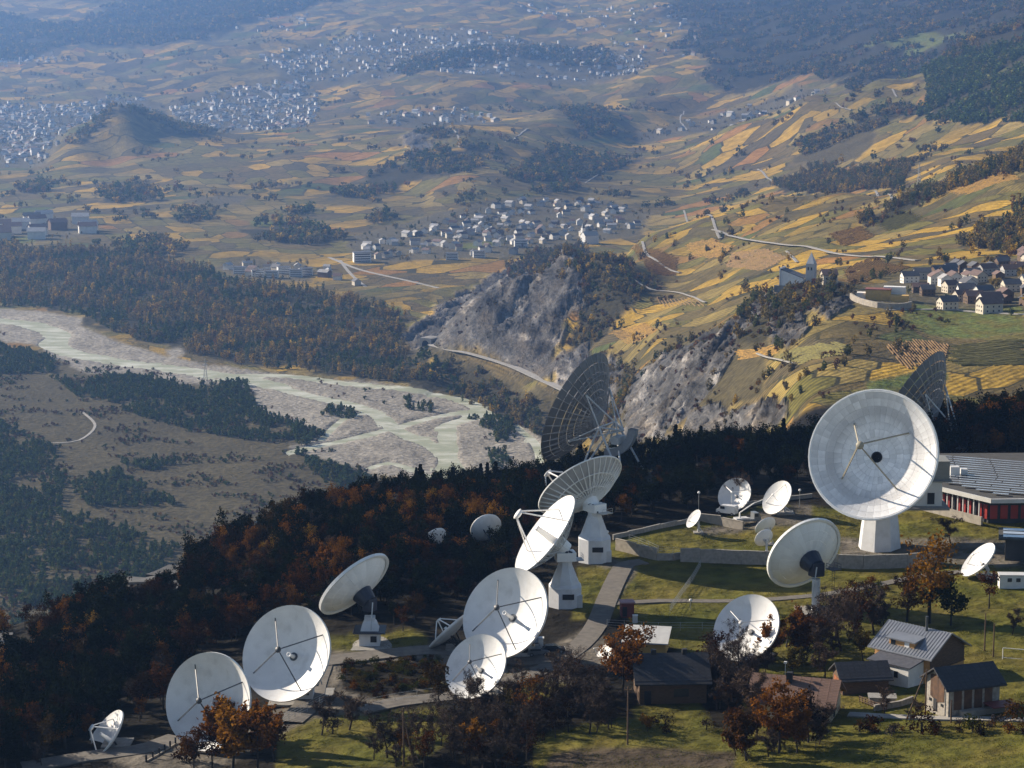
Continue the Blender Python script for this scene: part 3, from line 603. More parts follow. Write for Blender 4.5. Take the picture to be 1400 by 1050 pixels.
# ------------------------------------------------------------------ scattering woods as one object (points + instances)
def scatter(name, P, S, protos, label, cat_kind='stuff'):
    """P: Nx3 positions, S: N scales; each point carries one of the prototype meshes"""
    P = np.asarray(P); n_ = len(P)
    me = bpy.data.meshes.new(name); me.vertices.add(n_); me.vertices.foreach_set('co', P.astype(np.float32).ravel()); me.update()
    a1 = me.attributes.new('sc', 'FLOAT', 'POINT'); a1.data.foreach_set('value', np.asarray(S, np.float32))
    a2 = me.attributes.new('rz', 'FLOAT', 'POINT'); a2.data.foreach_set('value', rng.uniform(0, 6.283, n_).astype(np.float32))
    a3 = me.attributes.new('ix', 'INT', 'POINT'); a3.data.foreach_set('value', rng.integers(0, len(protos), n_).astype(np.int32))
    pc = bpy.data.collections.new(name+'_kinds')
    for k, pm in enumerate(protos): pc.objects.link(bpy.data.objects.new('%s_kind%02d' % (name, k), pm))
    o = link(name, me)
    ng = bpy.data.node_groups.new(name, 'GeometryNodeTree'); ng.interface.new_socket('Geometry', in_out='INPUT', socket_type='NodeSocketGeometry'); ng.interface.new_socket('Geometry', in_out='OUTPUT', socket_type='NodeSocketGeometry')
    N = ng.nodes; L = ng.links; gi_ = N.new('NodeGroupInput'); go = N.new('NodeGroupOutput')
    ip = N.new('GeometryNodeInstanceOnPoints'); ci = N.new('GeometryNodeCollectionInfo'); ci.inputs['Collection'].default_value = pc; ci.inputs['Separate Children'].default_value = True
    def attr(nm, ty):
        a = N.new('GeometryNodeInputNamedAttribute'); a.data_type = ty; a.inputs['Name'].default_value = nm; return a.outputs['Attribute']
    cx = N.new('ShaderNodeCombineXYZ'); L.new(attr('rz', 'FLOAT'), cx.inputs['Z'])
    er = N.new('FunctionNodeEulerToRotation'); L.new(cx.outputs[0], er.inputs[0])
    L.new(gi_.outputs[0], ip.inputs['Points']); L.new(ci.outputs[0], ip.inputs['Instance']); ip.inputs['Pick Instance'].default_value = True
    L.new(attr('ix', 'INT'), ip.inputs['Instance Index']); L.new(er.outputs[0], ip.inputs['Rotation']); L.new(attr('sc', 'FLOAT'), ip.inputs['Scale']); L.new(ip.outputs[0], go.inputs[0])
    md = o.modifiers.new('trees', 'NODES'); md.node_group = ng
    return tag(o, label, kind=cat_kind)
def pts_in(polys, per_ha, y0=900., clump=None, thr=-9., seed=1, H=None):
    """random ground points inside pixel outlines, per hectare, thinned by a clump noise"""
    out = []
    for pp in polys:
        w_ = wpoly(pp, HT, y0); lo = w_.min(0); hi = w_.max(0); A_ = (hi-lo).prod(); n_ = int(A_/1e4*per_ha)
        n_ = min(n_, 120000); X = rng.uniform(lo[0], hi[0], n_); Y = rng.uniform(lo[1], hi[1], n_)
        k = inside(w_, X, Y)
        if clump: k &= fbm(X/clump, Y/clump, 3, seed) > thr
        out.append(np.stack([X[k], Y[k]], -1))
    q = np.concatenate(out); return np.column_stack([q, HT(q[:, 0], q[:, 1])])
def in_view(P, m=60):
    x, y = to_px(P[:, 0], P[:, 1], P[:, 2]); return (x > -m) & (x < 1400+m) & (y > -m) & (y < 1050+m)
# ------------------------------------------------------------------ river
def water_mat():
    m, N, L, b = new_mat('river_water')
    ge = N.new('ShaderNodeNewGeometry'); mp = N.new('ShaderNodeMapping'); mp.inputs['Rotation'].default_value = (0, 0, .35); mp.inputs['Scale'].default_value = (1/45, 1/18, 1); L.new(ge.outputs['Position'], mp.inputs['Vector'])
    no = N.new('ShaderNodeTexNoise'); no.inputs['Scale'].default_value = 1; no.inputs['Detail'].default_value = 7; no.inputs['Roughness'].default_value = .7; L.new(mp.outputs[0], no.inputs['Vector'])
    r = N.new('ShaderNodeValToRGB'); e = r.color_ramp.elements; e[0].position = .44; e[0].color = (.30, .31, .21, 1); e[1].position = .66; e[1].color = (.58, .57, .48, 1); L.new(no.outputs['Fac'], r.inputs[0])
    L.new(r.outputs[0], b.inputs['Base Color']); b.inputs['Roughness'].default_value = .6; b.inputs['Specular IOR Level'].default_value = .15
    bp = N.new('ShaderNodeBump'); bp.inputs['Strength'].default_value = .5; bp.inputs['Distance'].default_value = .5; L.new(no.outputs['Fac'], bp.inputs['Height']); L.new(bp.outputs[0], b.inputs['Normal']); return m
M_water = water_mat()
wmb = MB()
wx, wy = np.meshgrid(np.linspace(0, 1, 2), np.linspace(0, 1, 2))
# one water sheet lying in the cut channels (the gravel banks stand above it)
bm_pts = np.concatenate([c[0] for c in CHW])
sel = np.zeros(GX.shape, bool); tmp = np.zeros(gm_.sum(), bool); tmp[dd < 5] = True; sel[gm_] = tmp
sel = blur(sel, 1) > 0
idx = -np.ones(GX.shape, int); jj, ii = np.nonzero(sel); idx[jj, ii] = np.arange(len(jj))
wz = ZB[jj, ii]-.75
q = [(idx[j, i], idx[j, i+1], idx[j+1, i+1], idx[j+1, i]) for j, i in zip(jj, ii) if j+1 < NV and i+1 < NU and idx[j, i+1] >= 0 and idx[j+1, i] >= 0 and idx[j+1, i+1] >= 0]
wm = bpy.data.meshes.new('river'); wm.from_pydata(np.column_stack([GX[jj, ii], GY[jj, ii], wz]).tolist(), [], q); wm.materials.append(M_water); wm.update()
tag(link('river', wm), 'pale green river threading through wide gravel banks', kind='structure')

# ------------------------------------------------------------------ roads and tracks draped on the ground
M_pale = mat('pale_road', (.30, .28, .25), .9, .2, .3); M_asph = mat('asphalt', (.06, .059, .06), .9, .2, .5); M_track = mat('gravel_track', (.125, .11, .092), .95, .25, .8)
M_conc = mat('concrete', (.25, .235, .21), .85, .2, 1.5, .2, dirt=((.16, .14, .12), .6, .6)); M_wallc = mat('pale_masonry', (.33, .29, .235), .9, .25, .8, .2, dirt=((.2, .17, .14), .4, .6))
def ribbon(name, pp, width, m, label, y0=900., off=.3, step=8., kind='structure', thick=0.0, zs=0, zlin=False):
    pw = smooth_path([cast(HT, a, b, y0)[:2] for a, b in pp], step); d = np.gradient(pw, axis=0); d /= np.linalg.norm(d, axis=1)[:, None]+1e-9
    nrm = np.stack([-d[:, 1], d[:, 0]], -1)
    cs = [pw+nrm*width*t for t in (-.5, 0, .5)]; hz_ = np.max([HT(c[:, 0], c[:, 1]) for c in cs]+[HT(c[:, 0]+2, c[:, 1]) for c in cs], axis=0)+off
    if zlin: hz_ = np.interp(np.linspace(0, 1, len(pw)), np.linspace(0, 1, len(zlin)), zlin)
    k_ = np.ones(5)/5; hz_ = np.maximum(hz_, np.convolve(np.pad(hz_, 2, mode='edge'), k_, 'valid'))
    me = MB(); v = []
    for c in cs:
        v += [(x, y, h) for (x, y), h in zip(c, hz_)]
    for c in (cs[0], cs[2]): v += [(x, y, h-off-.25) for (x, y), h in zip(c, hz_)]
    n_ = len(pw); f = []
    for k in range(n_-1):
        f += [(k, n_+k, n_+k+1, k+1), (n_+k, 2*n_+k, 2*n_+k+1, n_+k+1), (3*n_+k, k, k+1, 3*n_+k+1), (2*n_+k, 4*n_+k, 4*n_+k+1, 2*n_+k+1)]
    me.add(v, f); return tag(me.obj(name, m), label, kind=kind)
ROADS = [([(975,316),(1000,325),(1060,335),(1120,342),(1200,352),(1255,357)], 8, 'pale road crossing the vineyards above the village'),
 ([(878,333),(885,350),(905,362),(930,374)], 5, 'winding pale lane over the vineyard hill'), ([(868,383),(885,394),(925,401),(965,416)], 4, 'farm lane curving below the vineyard hill'),
 ([(935,288),(975,303),(988,318)], 5, 'short lane climbing to the vineyard road'), ([(590,473),(620,479),(650,486),(700,502),(745,521),(800,548)], 9, 'road leaving the tunnel along the rock foot'),
 ([(450,352),(490,368),(540,380),(600,394)], 9, 'main road crossing the yellow fields'), ([(1036,232),(1052,246),(1068,256)], 7, 'pale farm road on the far vineyard slope'),
 ([(616,172),(626,186),(628,202)], 6, 'pale lane over the flat vineyard hill'), ([(340,118),(372,132),(412,148)], 8, 'road bending above the far town'), ([(690,194),(722,176)], 6, 'short pale lane on the far hill'),
 ([(70,606),(108,602),(130,582),(112,563)], 4, 'dirt track bending across the dry steppe'), ([(1210,424),(1290,424),(1345,428),(1420,432)], 5, 'road running below the hillside village'),
 ([(1075,345),(1090,360),(1080,352)], 4, 'lane climbing behind the church hill'), ([(1035,488),(1060,496),(1085,502)], 3, 'field path on the near rock shoulder'),
 ([(935,152),(930,165),(940,178)], 6, 'lane at the tip of the far vineyard spur'), ([(1220,122),(1226,133)], 6, 'pale lane cut through the upper spur'), ([(1142,142),(1150,148),(1165,152)], 5, 'bent lane on the spur vineyards'),
 ([(1195,262),(1200,268),(1220,275)], 5, 'lane end at the skyline trees'), ([(800,250),(830,230),(765,248)], 5, 'hairpin lane below the dark far wood'), ([(465,356),(480,375),(500,392)], 7, 'street at the edge of the apartment blocks')]
for pp, w_, lb in ROADS:
    tun_ = 'tunnel' in lb; ribbon('road', pp, w_*(1 if tun_ else .62), M_pale, lb, zlin=[float(HB(*q[:2]))+1.2 for q in (cast(HB, a, b, 900.) for a, b in pp)] if tun_ else False)
FGR = [([(150,822),(172,808),(205,797),(246,780)], 5.5, M_asph, 'asphalt hairpin bend on the wooded slope'), ([(200,826),(222,812),(246,797)], 4, M_asph, 'lower arm of the hairpin road'),
       ([(318,752),(345,738),(372,726)], 5, M_asph, 'road stretch with a parked car at the slope edge'), ([(58,918),(85,900),(118,880)], 3.5, M_asph, 'narrow road strip among the autumn scrub'),
       ([(8,876),(10,895),(24,916)], 3, M_asph, 'curving lane round the yellow thicket')]
for pp, w_, m, lb in FGR: ribbon('road', pp, w_, m, lb, 330., .35, 3.)
for pp, w_, m, lb in [([(690,935),(745,915),(790,885),(815,855),(832,815),(846,785),(856,772),(880,768)], 4.4, M_track, 'gravel drive between the antennas'),
       ([(832,826),(900,823),(1000,822),(1120,814),(1200,800),(1260,788),(1320,782)], 2.6, M_track, 'pale footpath across the lawn'), ([(440,905),(520,897),(600,889),(660,897),(720,905),(770,900)], 6, M_track, 'gravel road past the white pedestals'),
       ([(30,1052),(120,1036),(190,1026),(245,1008)], 5, M_track, 'gravel lane beside the lowest antenna'), ([(490,972),(540,962),(590,955),(640,948)], 5, M_track, 'gravel lane above the meadow'), ([(1160,978),(1240,982),(1330,984),(1430,986)], 2.2, M_pale, 'thin pale lane in front of the houses'),
       ([(440,900),(428,935),(420,965),(395,990)], 5, M_track, 'gravel lane leading down to the round dishes')]:
    ribbon('path', pp, w_, m, lb, 330., .10, 3.)

# ------------------------------------------------------------------ vine rows near the village
M_vgold = mat('gold_vines', (.27, .15, .022), .9, .45, .25); M_vol = mat('olive_vines', (.15, .13, .03), .9, .45, .25); M_vbr = mat('brown_vines', (.19, .11, .035), .9, .4, .25); M_vgr = mat('green_vines', (.14, .16, .03), .9, .4, .25)
VINES = [([(1208,472),(1255,462),(1300,471),(1290,500),(1240,506),(1222,490)], (1230,466),(1262,502), M_vbr, 'large fan of brown-gold vine rows beside the big dish'),
 ([(1296,472),(1400,462),(1420,500),(1292,500)], (1296,490),(1400,482), M_vol, 'olive vineyard of level rows above the forest'),
 ([(1003,482),(1062,469),(1073,480),(1008,492)], (1003,487),(1070,475), M_vgold, 'bright yellow vineyard on the rock shoulder'),
 ([(1048,494),(1110,472),(1166,470),(1150,488),(1098,500)], (1050,492),(1150,478), M_vol, 'olive vineyard below the rock outcrop'),
 ([(838,352),(880,338),(930,352),(926,376),(884,372)], (840,355),(925,362), M_vgold, 'yellow vineyard behind the rock hill'),
 ([(893,402),(948,405),(966,419),(903,418)], (905,403),(915,418), M_vbr, 'brown vineyard in the saddle'),
 ([(1152,370),(1190,352),(1250,366),(1200,380),(1160,390)], (1155,385),(1220,355), M_vgold, 'golden vineyard sloping up behind the church'),
 ([(1000,345),(1050,340),(1080,352),(1040,372),(990,365)], (1000,360),(1060,350), M_vbr, 'brown vineyard behind the church tower'),
 ([(935,335),(975,325),(1010,335),(985,352),(945,350)], (940,345),(1000,335), M_vgold, 'golden vineyard below the vineyard road'),
 ([(830,455),(885,440),(905,452),(850,470)], (835,462),(895,446), M_vgold, 'yellow vineyard strip at the end of the rock hill'),
 ([(1190,300),(1240,285),(1270,298),(1215,318)], (1195,310),(1255,290), M_vol, 'olive vineyard under the skyline hedge'),
 ([(1130,320),(1180,308),(1200,322),(1150,338)], (1135,330),(1190,314), M_vgold, 'golden vineyard above the long road'),
 ([(1290,262),(1380,232),(1400,245),(1320,268)], (1295,265),(1390,238), M_vgold, 'golden vineyard band near the skyline')]
for pp, a, b, m, lb in VINES:
    w_ = wpoly(pp, HT, 900.); pa, pb = cast(HT, *a, 900.)[:2], cast(HT, *b, 900.)[:2]; d = (pb-pa)/np.linalg.norm(pb-pa); nn = np.array([-d[1], d[0]])
    s_ = w_@nn; t_ = w_@d; mb = MB(); sp_ = 1.8 if w_[:, 1].mean() < 1700 else 2.6
    for s0 in np.arange(s_.min(), s_.max(), sp_):
        ts = np.arange(t_.min(), t_.max(), 9.0); X = ts*d[0]+s0*nn[0]; Y = ts*d[1]+s0*nn[1]; k = inside(w_, X, Y); Z = HT(X, Y)
        for q0 in range(len(ts)-1):
            if k[q0] and k[q0+1] and rng.random() > .03:
                h = .75*rng.uniform(.6, 1.2); wd = .3
                v = []
                for x, y, zz in ((X[q0], Y[q0], Z[q0]), (X[q0+1], Y[q0+1], Z[q0+1])):
                    v += [(x-nn[0]*wd, y-nn[1]*wd, zz-.3), (x+nn[0]*wd, y+nn[1]*wd, zz-.3), (x+nn[0]*wd*.8, y+nn[1]*wd*.8, zz+h), (x-nn[0]*wd*.8, y-nn[1]*wd*.8, zz+h)]
                mb.add(v, [(0, 4, 7, 3), (1, 2, 6, 5), (3, 7, 6, 2), (0, 3, 2, 1), (4, 5, 6, 7)])
    if mb.v: tag(mb.obj('vineyard', m), lb, kind='stuff')

# ------------------------------------------------------------------ woods of the valley and the far slopes
PU = [puff('valley_tree', 10+k, 3.2+.5*(k % 3), 4.6+.9*(k % 4), 110, .95, M_valley) for k in range(5)]
PO = [puff('poplar', 30+k, 2.0, 6.5+k*.6, 100, .85, M_valley, nl=14) for k in range(2)]
SB = [puff('scrub', 40+k, 2.0+.3*k, 1.7+.2*k, 70, .6, M_scrub) for k in range(4)]
PN = [puff('pine', 50+k, 2.7, 2.6+.4*k, 120, .75, M_farpine, nl=9) for k in range(4)]+[cone_tree('pine_cone', 55, 8, 2.2, 110, .7, M_farpine)]
FU = [puff('far_tree', 60+k, 6.5, 6+k, 42, 2.6, M_valley, nl=8) for k in range(3)]
FP = [puff('far_conifer', 65+k, 5.5, 7.5, 42, 2.3, M_farpine, nl=8) for k in range(2)]
P = pts_in(FOREST[:1], 150, clump=70, thr=-.22, seed=3); P = P[in_view(P, 150)]
k = fbm(P[:, 0]/110, P[:, 1]/110, 3, 9) > .12
kg = ~k & (fbm(P[:, 0]/60+40, P[:, 1]/60, 2, 19) > .16)
GP = [puff('golden_tree', 70+q, 2.6+.4*q, 4.8+.8*q, 110, .9, leaf_mat('golden_valley_leaves', [((.30, .19, .035), 3), ((.22, .14, .035), 3), ((.16, .11, .04), 3), ((.12, .095, .045), 3)], trans=.35) if not q else MATS['golden_valley_leaves']) for q in range(3)]
scatter('golden_riverside_trees', P[kg], rng.uniform(.6, 1.2, kg.sum()), GP, 'golden clusters within the riverside wood'); k = k & ~kg; P = P[~kg]; k = k[~kg]
scatter('floodplain_wood', P[~k], rng.uniform(.55, 1.25, (~k).sum()), PU+PO+SB[:1], 'mixed brown and yellow riverside wood beyond the gravel banks')
scatter('floodplain_conifers', P[k], rng.uniform(.7, 1.3, k.sum()), PN, 'dark conifers within the riverside wood')
PINES = [[(-200,468),(0,470),(76,490),(72,510),(0,512),(-200,510)],[(70,517),(180,514),(246,526),(250,552),(200,556),(110,546)],[(165,562),(250,530),(335,524),(352,562),(446,596),(420,612),(340,602),(270,592)],
         [(-200,560),(0,580),(60,600),(92,642),(80,700),(160,720),(244,748),(210,800),(100,860),(-200,900)],[(92,662),(160,645),(244,692),(120,694)],[(160,624),(250,634),(230,646),(170,640)],[(400,620),(505,652),(520,680),(440,660)],
         [(665,625),(690,618),(700,640),(670,645)],[(640,575),(700,570),(705,600),(680,605)],[(450,558),(490,562),(485,572),(440,568)],[(550,545),(592,556),(590,566),(545,556)]]
P = pts_in(PINES, 420, clump=45, thr=-.22, seed=5); P = P[in_view(P, 150)]
scatter('pine_wood', P, rng.uniform(.55, 1.1, len(P)), PN, 'dark green pine wood on the dry flats by the river')
P = pts_in([[(-200,470),(75,490),(330,525),(445,600),(560,680),(500,760),(0,900),(-200,900)]], 420, clump=45, thr=.12, seed=6); P = P[in_view(P, 150)]
scatter('steppe_scrub', P, rng.uniform(.3, .75, len(P)), SB+PN[:1], 'low scattered scrub on the brown steppe')
P = pts_in([[(430,520),(500,524),(600,556),(590,566),(520,552),(440,548)],[(650,560),(705,590),(690,640),(660,620)],[(130,490),(210,505),(200,512),(120,500)],[(0,452),(25,455),(20,462),(0,462)]], 40, clump=30, thr=.05, seed=7)
scatter('gravel_bar_scrub', P, rng.uniform(.4, 1.0, len(P)), SB+PN[:1], 'scrub growing on the gravel bars')
P = pts_in(SCRUB, 260, clump=30, thr=-.16, seed=8)
scatter('hill_scrub', P, rng.uniform(.5, 1.15, len(P)), SB+PU[:2], 'reddish scrub over the rock hills')
P = pts_in(ROCK[:6], 50, clump=35, thr=.05, seed=9)
scatter('cliff_scrub', P, rng.uniform(.35, .8, len(P)), SB, 'scattered bushes on the rock faces')
P = pts_in(FOREST[6:9], 230, clump=60, thr=-.2, seed=10); P = P[in_view(P, 200)]
scatter('slope_wood', P, rng.uniform(.6, 1.3, len(P)), PU+SB, 'brown wood bands on the vineyard slopes')
P = pts_in([FOREST[4]], 75, clump=200, thr=-.3, seed=11); P = P[in_view(P, 150)]
scatter('mountain_conifers', P, rng.uniform(.6, 1.2, len(P)), FP, 'dark conifer forest on the mountain shoulder')
P = np.concatenate([pts_in([FOREST[3]], 60, clump=150, thr=-.02, seed=12), pts_in([FOREST[1], FOREST[2], FOREST[5]]+FOREST[9:], 52, clump=160, thr=-.2, seed=12)]); P = P[in_view(P, 150)]
scatter('far_woods', P, rng.uniform(.5, 1.25, len(P)), FU+FP[:1], 'hazy woods on the far mountainside')
# hedges and tree lines between the parcels
def lines(polys, per_ha, sc_, wdt, seed, y0=900.):
    P = pts_in(polys, per_ha, y0); n_ = np.abs(fbm(P[:, 0]/sc_, P[:, 1]/(sc_*1.6), 2, seed)); 
    cl = CLS[np.clip(((np.log(P[:, 1])-V0)/(V1-V0)*(NV-1)).round().astype(int), 0, NV-1), np.clip(((P[:, 0]/P[:, 1]*F/700-U0)/(U1-U0)*(NU-1)).round().astype(int), 0, NU-1)]
    return P[(n_ < wdt) & (cl == 0) & in_view(P, 150) & (fbm(P[:, 0]/(sc_*.8), P[:, 1]/(sc_*.8), 2, seed+9) > -.02)]
P = lines([[(860,330),(1050,262),(1420,200),(1420,400),(1165,392),(1060,395),(900,470),(830,470),(860,400)]], 130, 75, .035, 91)
scatter('field_hedges', P, rng.uniform(.5, 1.1, len(P)), SB+PU[:2], 'hedges and bushes between the vineyard parcels')
P = pts_in([[(880,620),(960,480),(1060,470),(1160,500),(1130,560),(1000,620)],[(820,480),(900,440),(1000,440),(960,500),(850,560)],[(1160,425),(1300,425),(1300,445),(1180,470)]], 160, clump=30, thr=.1, seed=15)
scatter('shoulder_scrub', P, rng.uniform(.35, .95, len(P)), SB+PU[:1], 'autumn scrub clumps on the rocky shoulder below the church')
P = lines([[(880,620),(960,470),(1165,425),(1420,425),(1420,560),(1000,620)]], 110, 60, .05, 92)
scatter('terrace_hedges', P, rng.uniform(.4, 1.0, len(P)), SB+PU[:2], 'autumn hedges on the terrace below the village')
P = lines([[(-50,240),(300,190),(900,200),(1200,110),(1290,100),(1300,220),(900,300),(500,290),(200,340),(-50,330)]], 26, 190, .05, 93)
scatter('far_hedges', P, rng.uniform(.5, 1.0, len(P)), FU+PU[:1], 'tree lines across the far vineyards')
P = lines([[(-50,140),(100,60),(400,30),(900,60),(980,150),(600,170),(300,190)]], 16, 260, .055, 94)
scatter('upper_hedges', P, rng.uniform(.5, 1.0, len(P)), FU, 'tree lines across the upper hazy vineyards')
P = np.concatenate([pts_in([t], 9, clump=120, thr=-.15, seed=13) for t in TOWN]); P = P[in_view(P, 60)]
scatter('town_trees', P, rng.uniform(.35, .8, len(P)), FU[:2]+PU+PN[:1], 'garden trees among the valley houses')
# ------------------------------------------------------------------ villages
M_hwall = leaf_mat('house_walls', [((.62, .60, .56), 5), ((.55, .48, .38), 3), ((.42, .40, .37), 2), ((.16, .10, .06), 2), ((.68, .66, .62), 3)], .85, 0, .06)
M_hroof = leaf_mat('house_roofs', [((.10, .10, .105), 3), ((.16, .10, .08), 3), ((.22, .21, .20), 2), ((.075, .06, .055), 3), ((.30, .29, .28), 1)], .75, 0, .06)
M_glass = mat('dark_glass', (.03, .035, .04), .2, .1); M_white = mat('white_render', (.74, .72, .68), .85, .08, .7); M_slate = mat('slate', (.075, .075, .085), .6, .25, 1.5)
M_yel = mat('yellow_render', (.58, .36, .10), .85, .1, .6); M_wood = mat('weathered_wood', (.10, .058, .032), .85, .35, 1.2, .3, stretch=(1, 1, 6))
def gable(w, d, h, rh, ov=.5, th=.25, hip=0.0):
    """walls with gables, and the two roof slabs; ridge along x"""
    a = MB().add([(-w/2, -d/2, -3), (w/2, -d/2, -3), (w/2, d/2, -3), (-w/2, d/2, -3), (-w/2, -d/2, h), (w/2, -d/2, h), (w/2, d/2, h), (-w/2, d/2, h), (-w/2, 0, h+rh), (w/2, 0, h+rh)],
                 [(0, 1, 5, 4), (2, 3, 7, 6), (1, 2, 6, 9, 5), (3, 0, 4, 8, 7)])
    b = MB(); X = w/2+ov; sl = rh/(d/2); yo = d/2+ov; zo = h-sl*ov
    for s_ in (-1, 1):
        b.add([(-X, s_*yo, zo+.03), (X, s_*yo, zo+.03), (X, 0, h+rh+.03), (-X, 0, h+rh+.03), (-X, s_*yo, zo+th), (X, s_*yo, zo+th), (X, 0, h+rh+th), (-X, 0, h+rh+th)],
              [(0, 1, 2, 3), (4, 7, 6, 5), (0, 4, 5, 1), (1, 5, 6, 2), (3, 7, 4, 0)] if s_ > 0 else [(3, 2, 1, 0), (5, 6, 7, 4), (1, 5, 4, 0), (2, 6, 5, 1), (0, 4, 7, 3)])
    return a, b
WALLS = {'white': (.68, .64, .57), 'cream': (.56, .49, .38), 'grey': (.40, .385, .36), 'timber': (.13, .08, .045)}
ROOFS = {'slate': (.085, .083, .088), 'brown-tiled': (.14, .085, .065), 'pale grey': (.36, .345, .33)}
HSH = [(11, 9, 6, 3), (13, 9, 5.5, 2.6), (10, 10, 7, 3.2), (14, 10, 6.5, 3.4), (9, 8, 4.5, 2.4), (16, 11, 7.5, 3)]
HW = {}; HR = {}
for k, (w, d, h, rh) in enumerate(HSH):
    a, b = gable(w, d, h, rh, .7)
    for nm, c in WALLS.items(): HW[k, nm] = a.mesh('wall', mat(nm+'_house_wall', c, .85, .1, .4, objvar=.1))
    for nm, c in ROOFS.items(): HR[k, nm] = b.mesh('roof', mat(nm+'_house_roof', c, .7, .2, .6, objvar=.15))
bx = MB().box((0, 0, 4.5), (22, 13, 15)); BLK = bx.mesh('wall', M_white); BLR = MB().box((0, 0, 12.25), (22.8, 13.8, .5)).mesh('roof', M_slate)
WIN = MB().box((0, 0, 0), (.95, .16, 1.15)).mesh('window', M_glass); BAND = MB().box((0, 0, 0), (19, .3, 1.2)).mesh('window', M_glass)
HOUSES = []
def house(x, y, rz, k, label, group, windows=False, sc_=1.0, wall=None, roof=None):
    w, d, h, _ = HSH[k]; o = empty('house', (x, y, gz(x, y)), rz); o.scale = (sc_,)*3
    wall = wall or rng.choice(list(WALLS), p=[.5, .3, .14, .06]); roof = roof or rng.choice(list(ROOFS), p=[.25, .3, .45])
    link('wall', HW[k, wall], o); link('roof', HR[k, roof], o)
    if windows:
        for s_, ax, L_ in ((-1, 'y', w), (-1, 'x', d)):
            for fl in range(int(h//2.7)):
                for q in (-.28, 0.02, .3):
                    if ax == 'y': wo = link('window', WIN, o, (q*L_, -d/2-.02, 1.6+fl*2.7))
                    else: wo = link('window', WIN, o, (-w/2-.02, q*L_, 1.6+fl*2.7)); wo.rotation_euler = (0, 0, math.pi/2)
    HOUSES.append((x, y)); return tag(o, (label.replace('WALL', wall).replace('ROOF', roof) if label else None), 'house', group)
ORD = ['first', 'second', 'third', 'fourth', 'fifth', 'sixth', 'seventh', 'eighth', 'ninth', 'tenth', 'eleventh', 'twelfth', 'thirteenth', 'fourteenth']
def block(px, py, rz, label, group, sc_=1.0):
    p = cast(HT, px, py, 900.); o = empty('apartment_block', p, rz); o.scale = (sc_,)*3; link('wall', BLK, o); link('roof', BLR, o)
    for fl in range(4): link('window', BAND, o, (0, -6.6, 1.6+fl*2.9))
    return tag(o, label, 'apartment block', group)
def spots(pp, gap, n_, y0=900., r=None):
    """spaced ground positions in a pixel outline, spread evenly over the picture"""
    r = r or rng; w_ = wpoly(pp, HT, y0); lo = w_.min(0); hi = w_.max(0); out = []
    for _ in range(n_*60):
        x, y = r.uniform(lo[0], hi[0]), r.uniform(lo[1], hi[1])
        if inside(w_, np.array([x]), np.array([y]))[0] and all((x-a)**2+(y-b)**2 > gap*gap for a, b in out): out.append((x, y))
        if len(out) >= n_: break
    return out
vs_ = spots([(1235,385),(1290,372),(1400,352),(1440,350),(1440,412),(1400,420),(1330,414),(1260,410)], 11, 52)
vs_ = sorted(vs_, key=lambda q: -q[1]); rowsn = ['topmost', 'second', 'third', 'fourth', 'lowest']
for r_ in range(5):
    grp = sorted(vs_[r_*len(vs_)//5:(r_+1)*len(vs_)//5], key=lambda q: q[0]/q[1])
    for c_, (x, y) in enumerate(grp):
        house(x, y, rng.choice([.2, 1.75])+rng.normal()*.12, int(rng.integers(0, 5)), 'WALL house with ROOF roof, %s along the %s row of the hillside village' % (ORD[c_], rowsn[r_]), 'houses of the hillside village', True, .82, rng.choice(list(WALLS), p=[.3, .27, .13, .3]), rng.choice(list(ROOFS), p=[.6, .3, .1]))
for c_, (x, y) in enumerate(sorted(spots([(1290,420),(1330,416),(1400,424),(1400,430),(1300,428)], 26, 5))):
    house(x, y, .3, int(rng.integers(0, 4)), 'detached WALL house with ROOF roof, %s along the road below the hillside village' % ORD[c_], 'houses below the hillside village', True)
def zone(px, a, b, names): return names[int(min(max((px-a)/(b-a), 0), .999)*len(names))]
for x, y in spots([(480,345),(560,318),(640,295),(720,272),(800,276),(870,286),(880,312),(790,330),(700,348),(570,354),(500,358)], 16, 150):
    px, py = to_px(x, y, gz(x, y)); house(x, y, rng.uniform(0, 3.1), int(rng.integers(0, 6)), 'small WALL house with ROOF roof %s of the wine village' % zone(px, 480, 890, ['at the main road end', 'in the lower part', 'in the middle', 'around the church', 'at the vineyard end']), 'houses of the valley village', False, .95)
for x, y in spots([(855,190),(950,162),(1040,140),(1095,120),(1135,120),(1100,140),(960,178)], 26, 40):
    px, py = to_px(x, y, gz(x, y)); house(x, y, rng.uniform(0, 3.1), int(rng.integers(0, 6)), 'tiny WALL house with ROOF roof %s of the vineyard spur' % zone(px, 855, 1135, ['at the foot', 'halfway up the crest', 'near the top']), 'houses along the spur', False, 1.15)
for c_, (x, y) in enumerate(sorted(spots([(295,368),(340,360),(425,362),(470,372),(500,392),(430,382),(340,378)], 24, 14), key=lambda q: q[0]/q[1])):
    house(x, y, rng.uniform(0, 3.1), int(rng.integers(0, 6)), 'low WALL house with ROOF roof, %s along the apartment blocks' % ORD[c_], 'houses beside the apartment blocks')
for c_, (x, y) in enumerate(sorted(spots([(0,305),(40,298),(130,308),(130,318),(30,330),(0,332)], 30, 14), key=lambda q: q[0]/q[1])):
    house(x, y, rng.uniform(0, .5), 5, 'long WALL industrial shed with ROOF roof, %s at the flood plain edge' % ORD[c_], 'sheds at the flood plain edge', False, 1.7)
bl = [(328,374), (352,378), (372,380), (388,374), (405,378), (418,376)]
for k, (px, py) in enumerate(bl): block(px, py, .3*(k % 2), 'white apartment block with dark window bands, %s of the six above the riverside wood' % ORD[k], 'white apartment blocks above the wood', .8)
block(495, 358, .2, 'tall cream apartment block at the edge of the valley village', None, 1.15); block(712, 338, .1, 'broad white apartment house before the village church', None, .9)
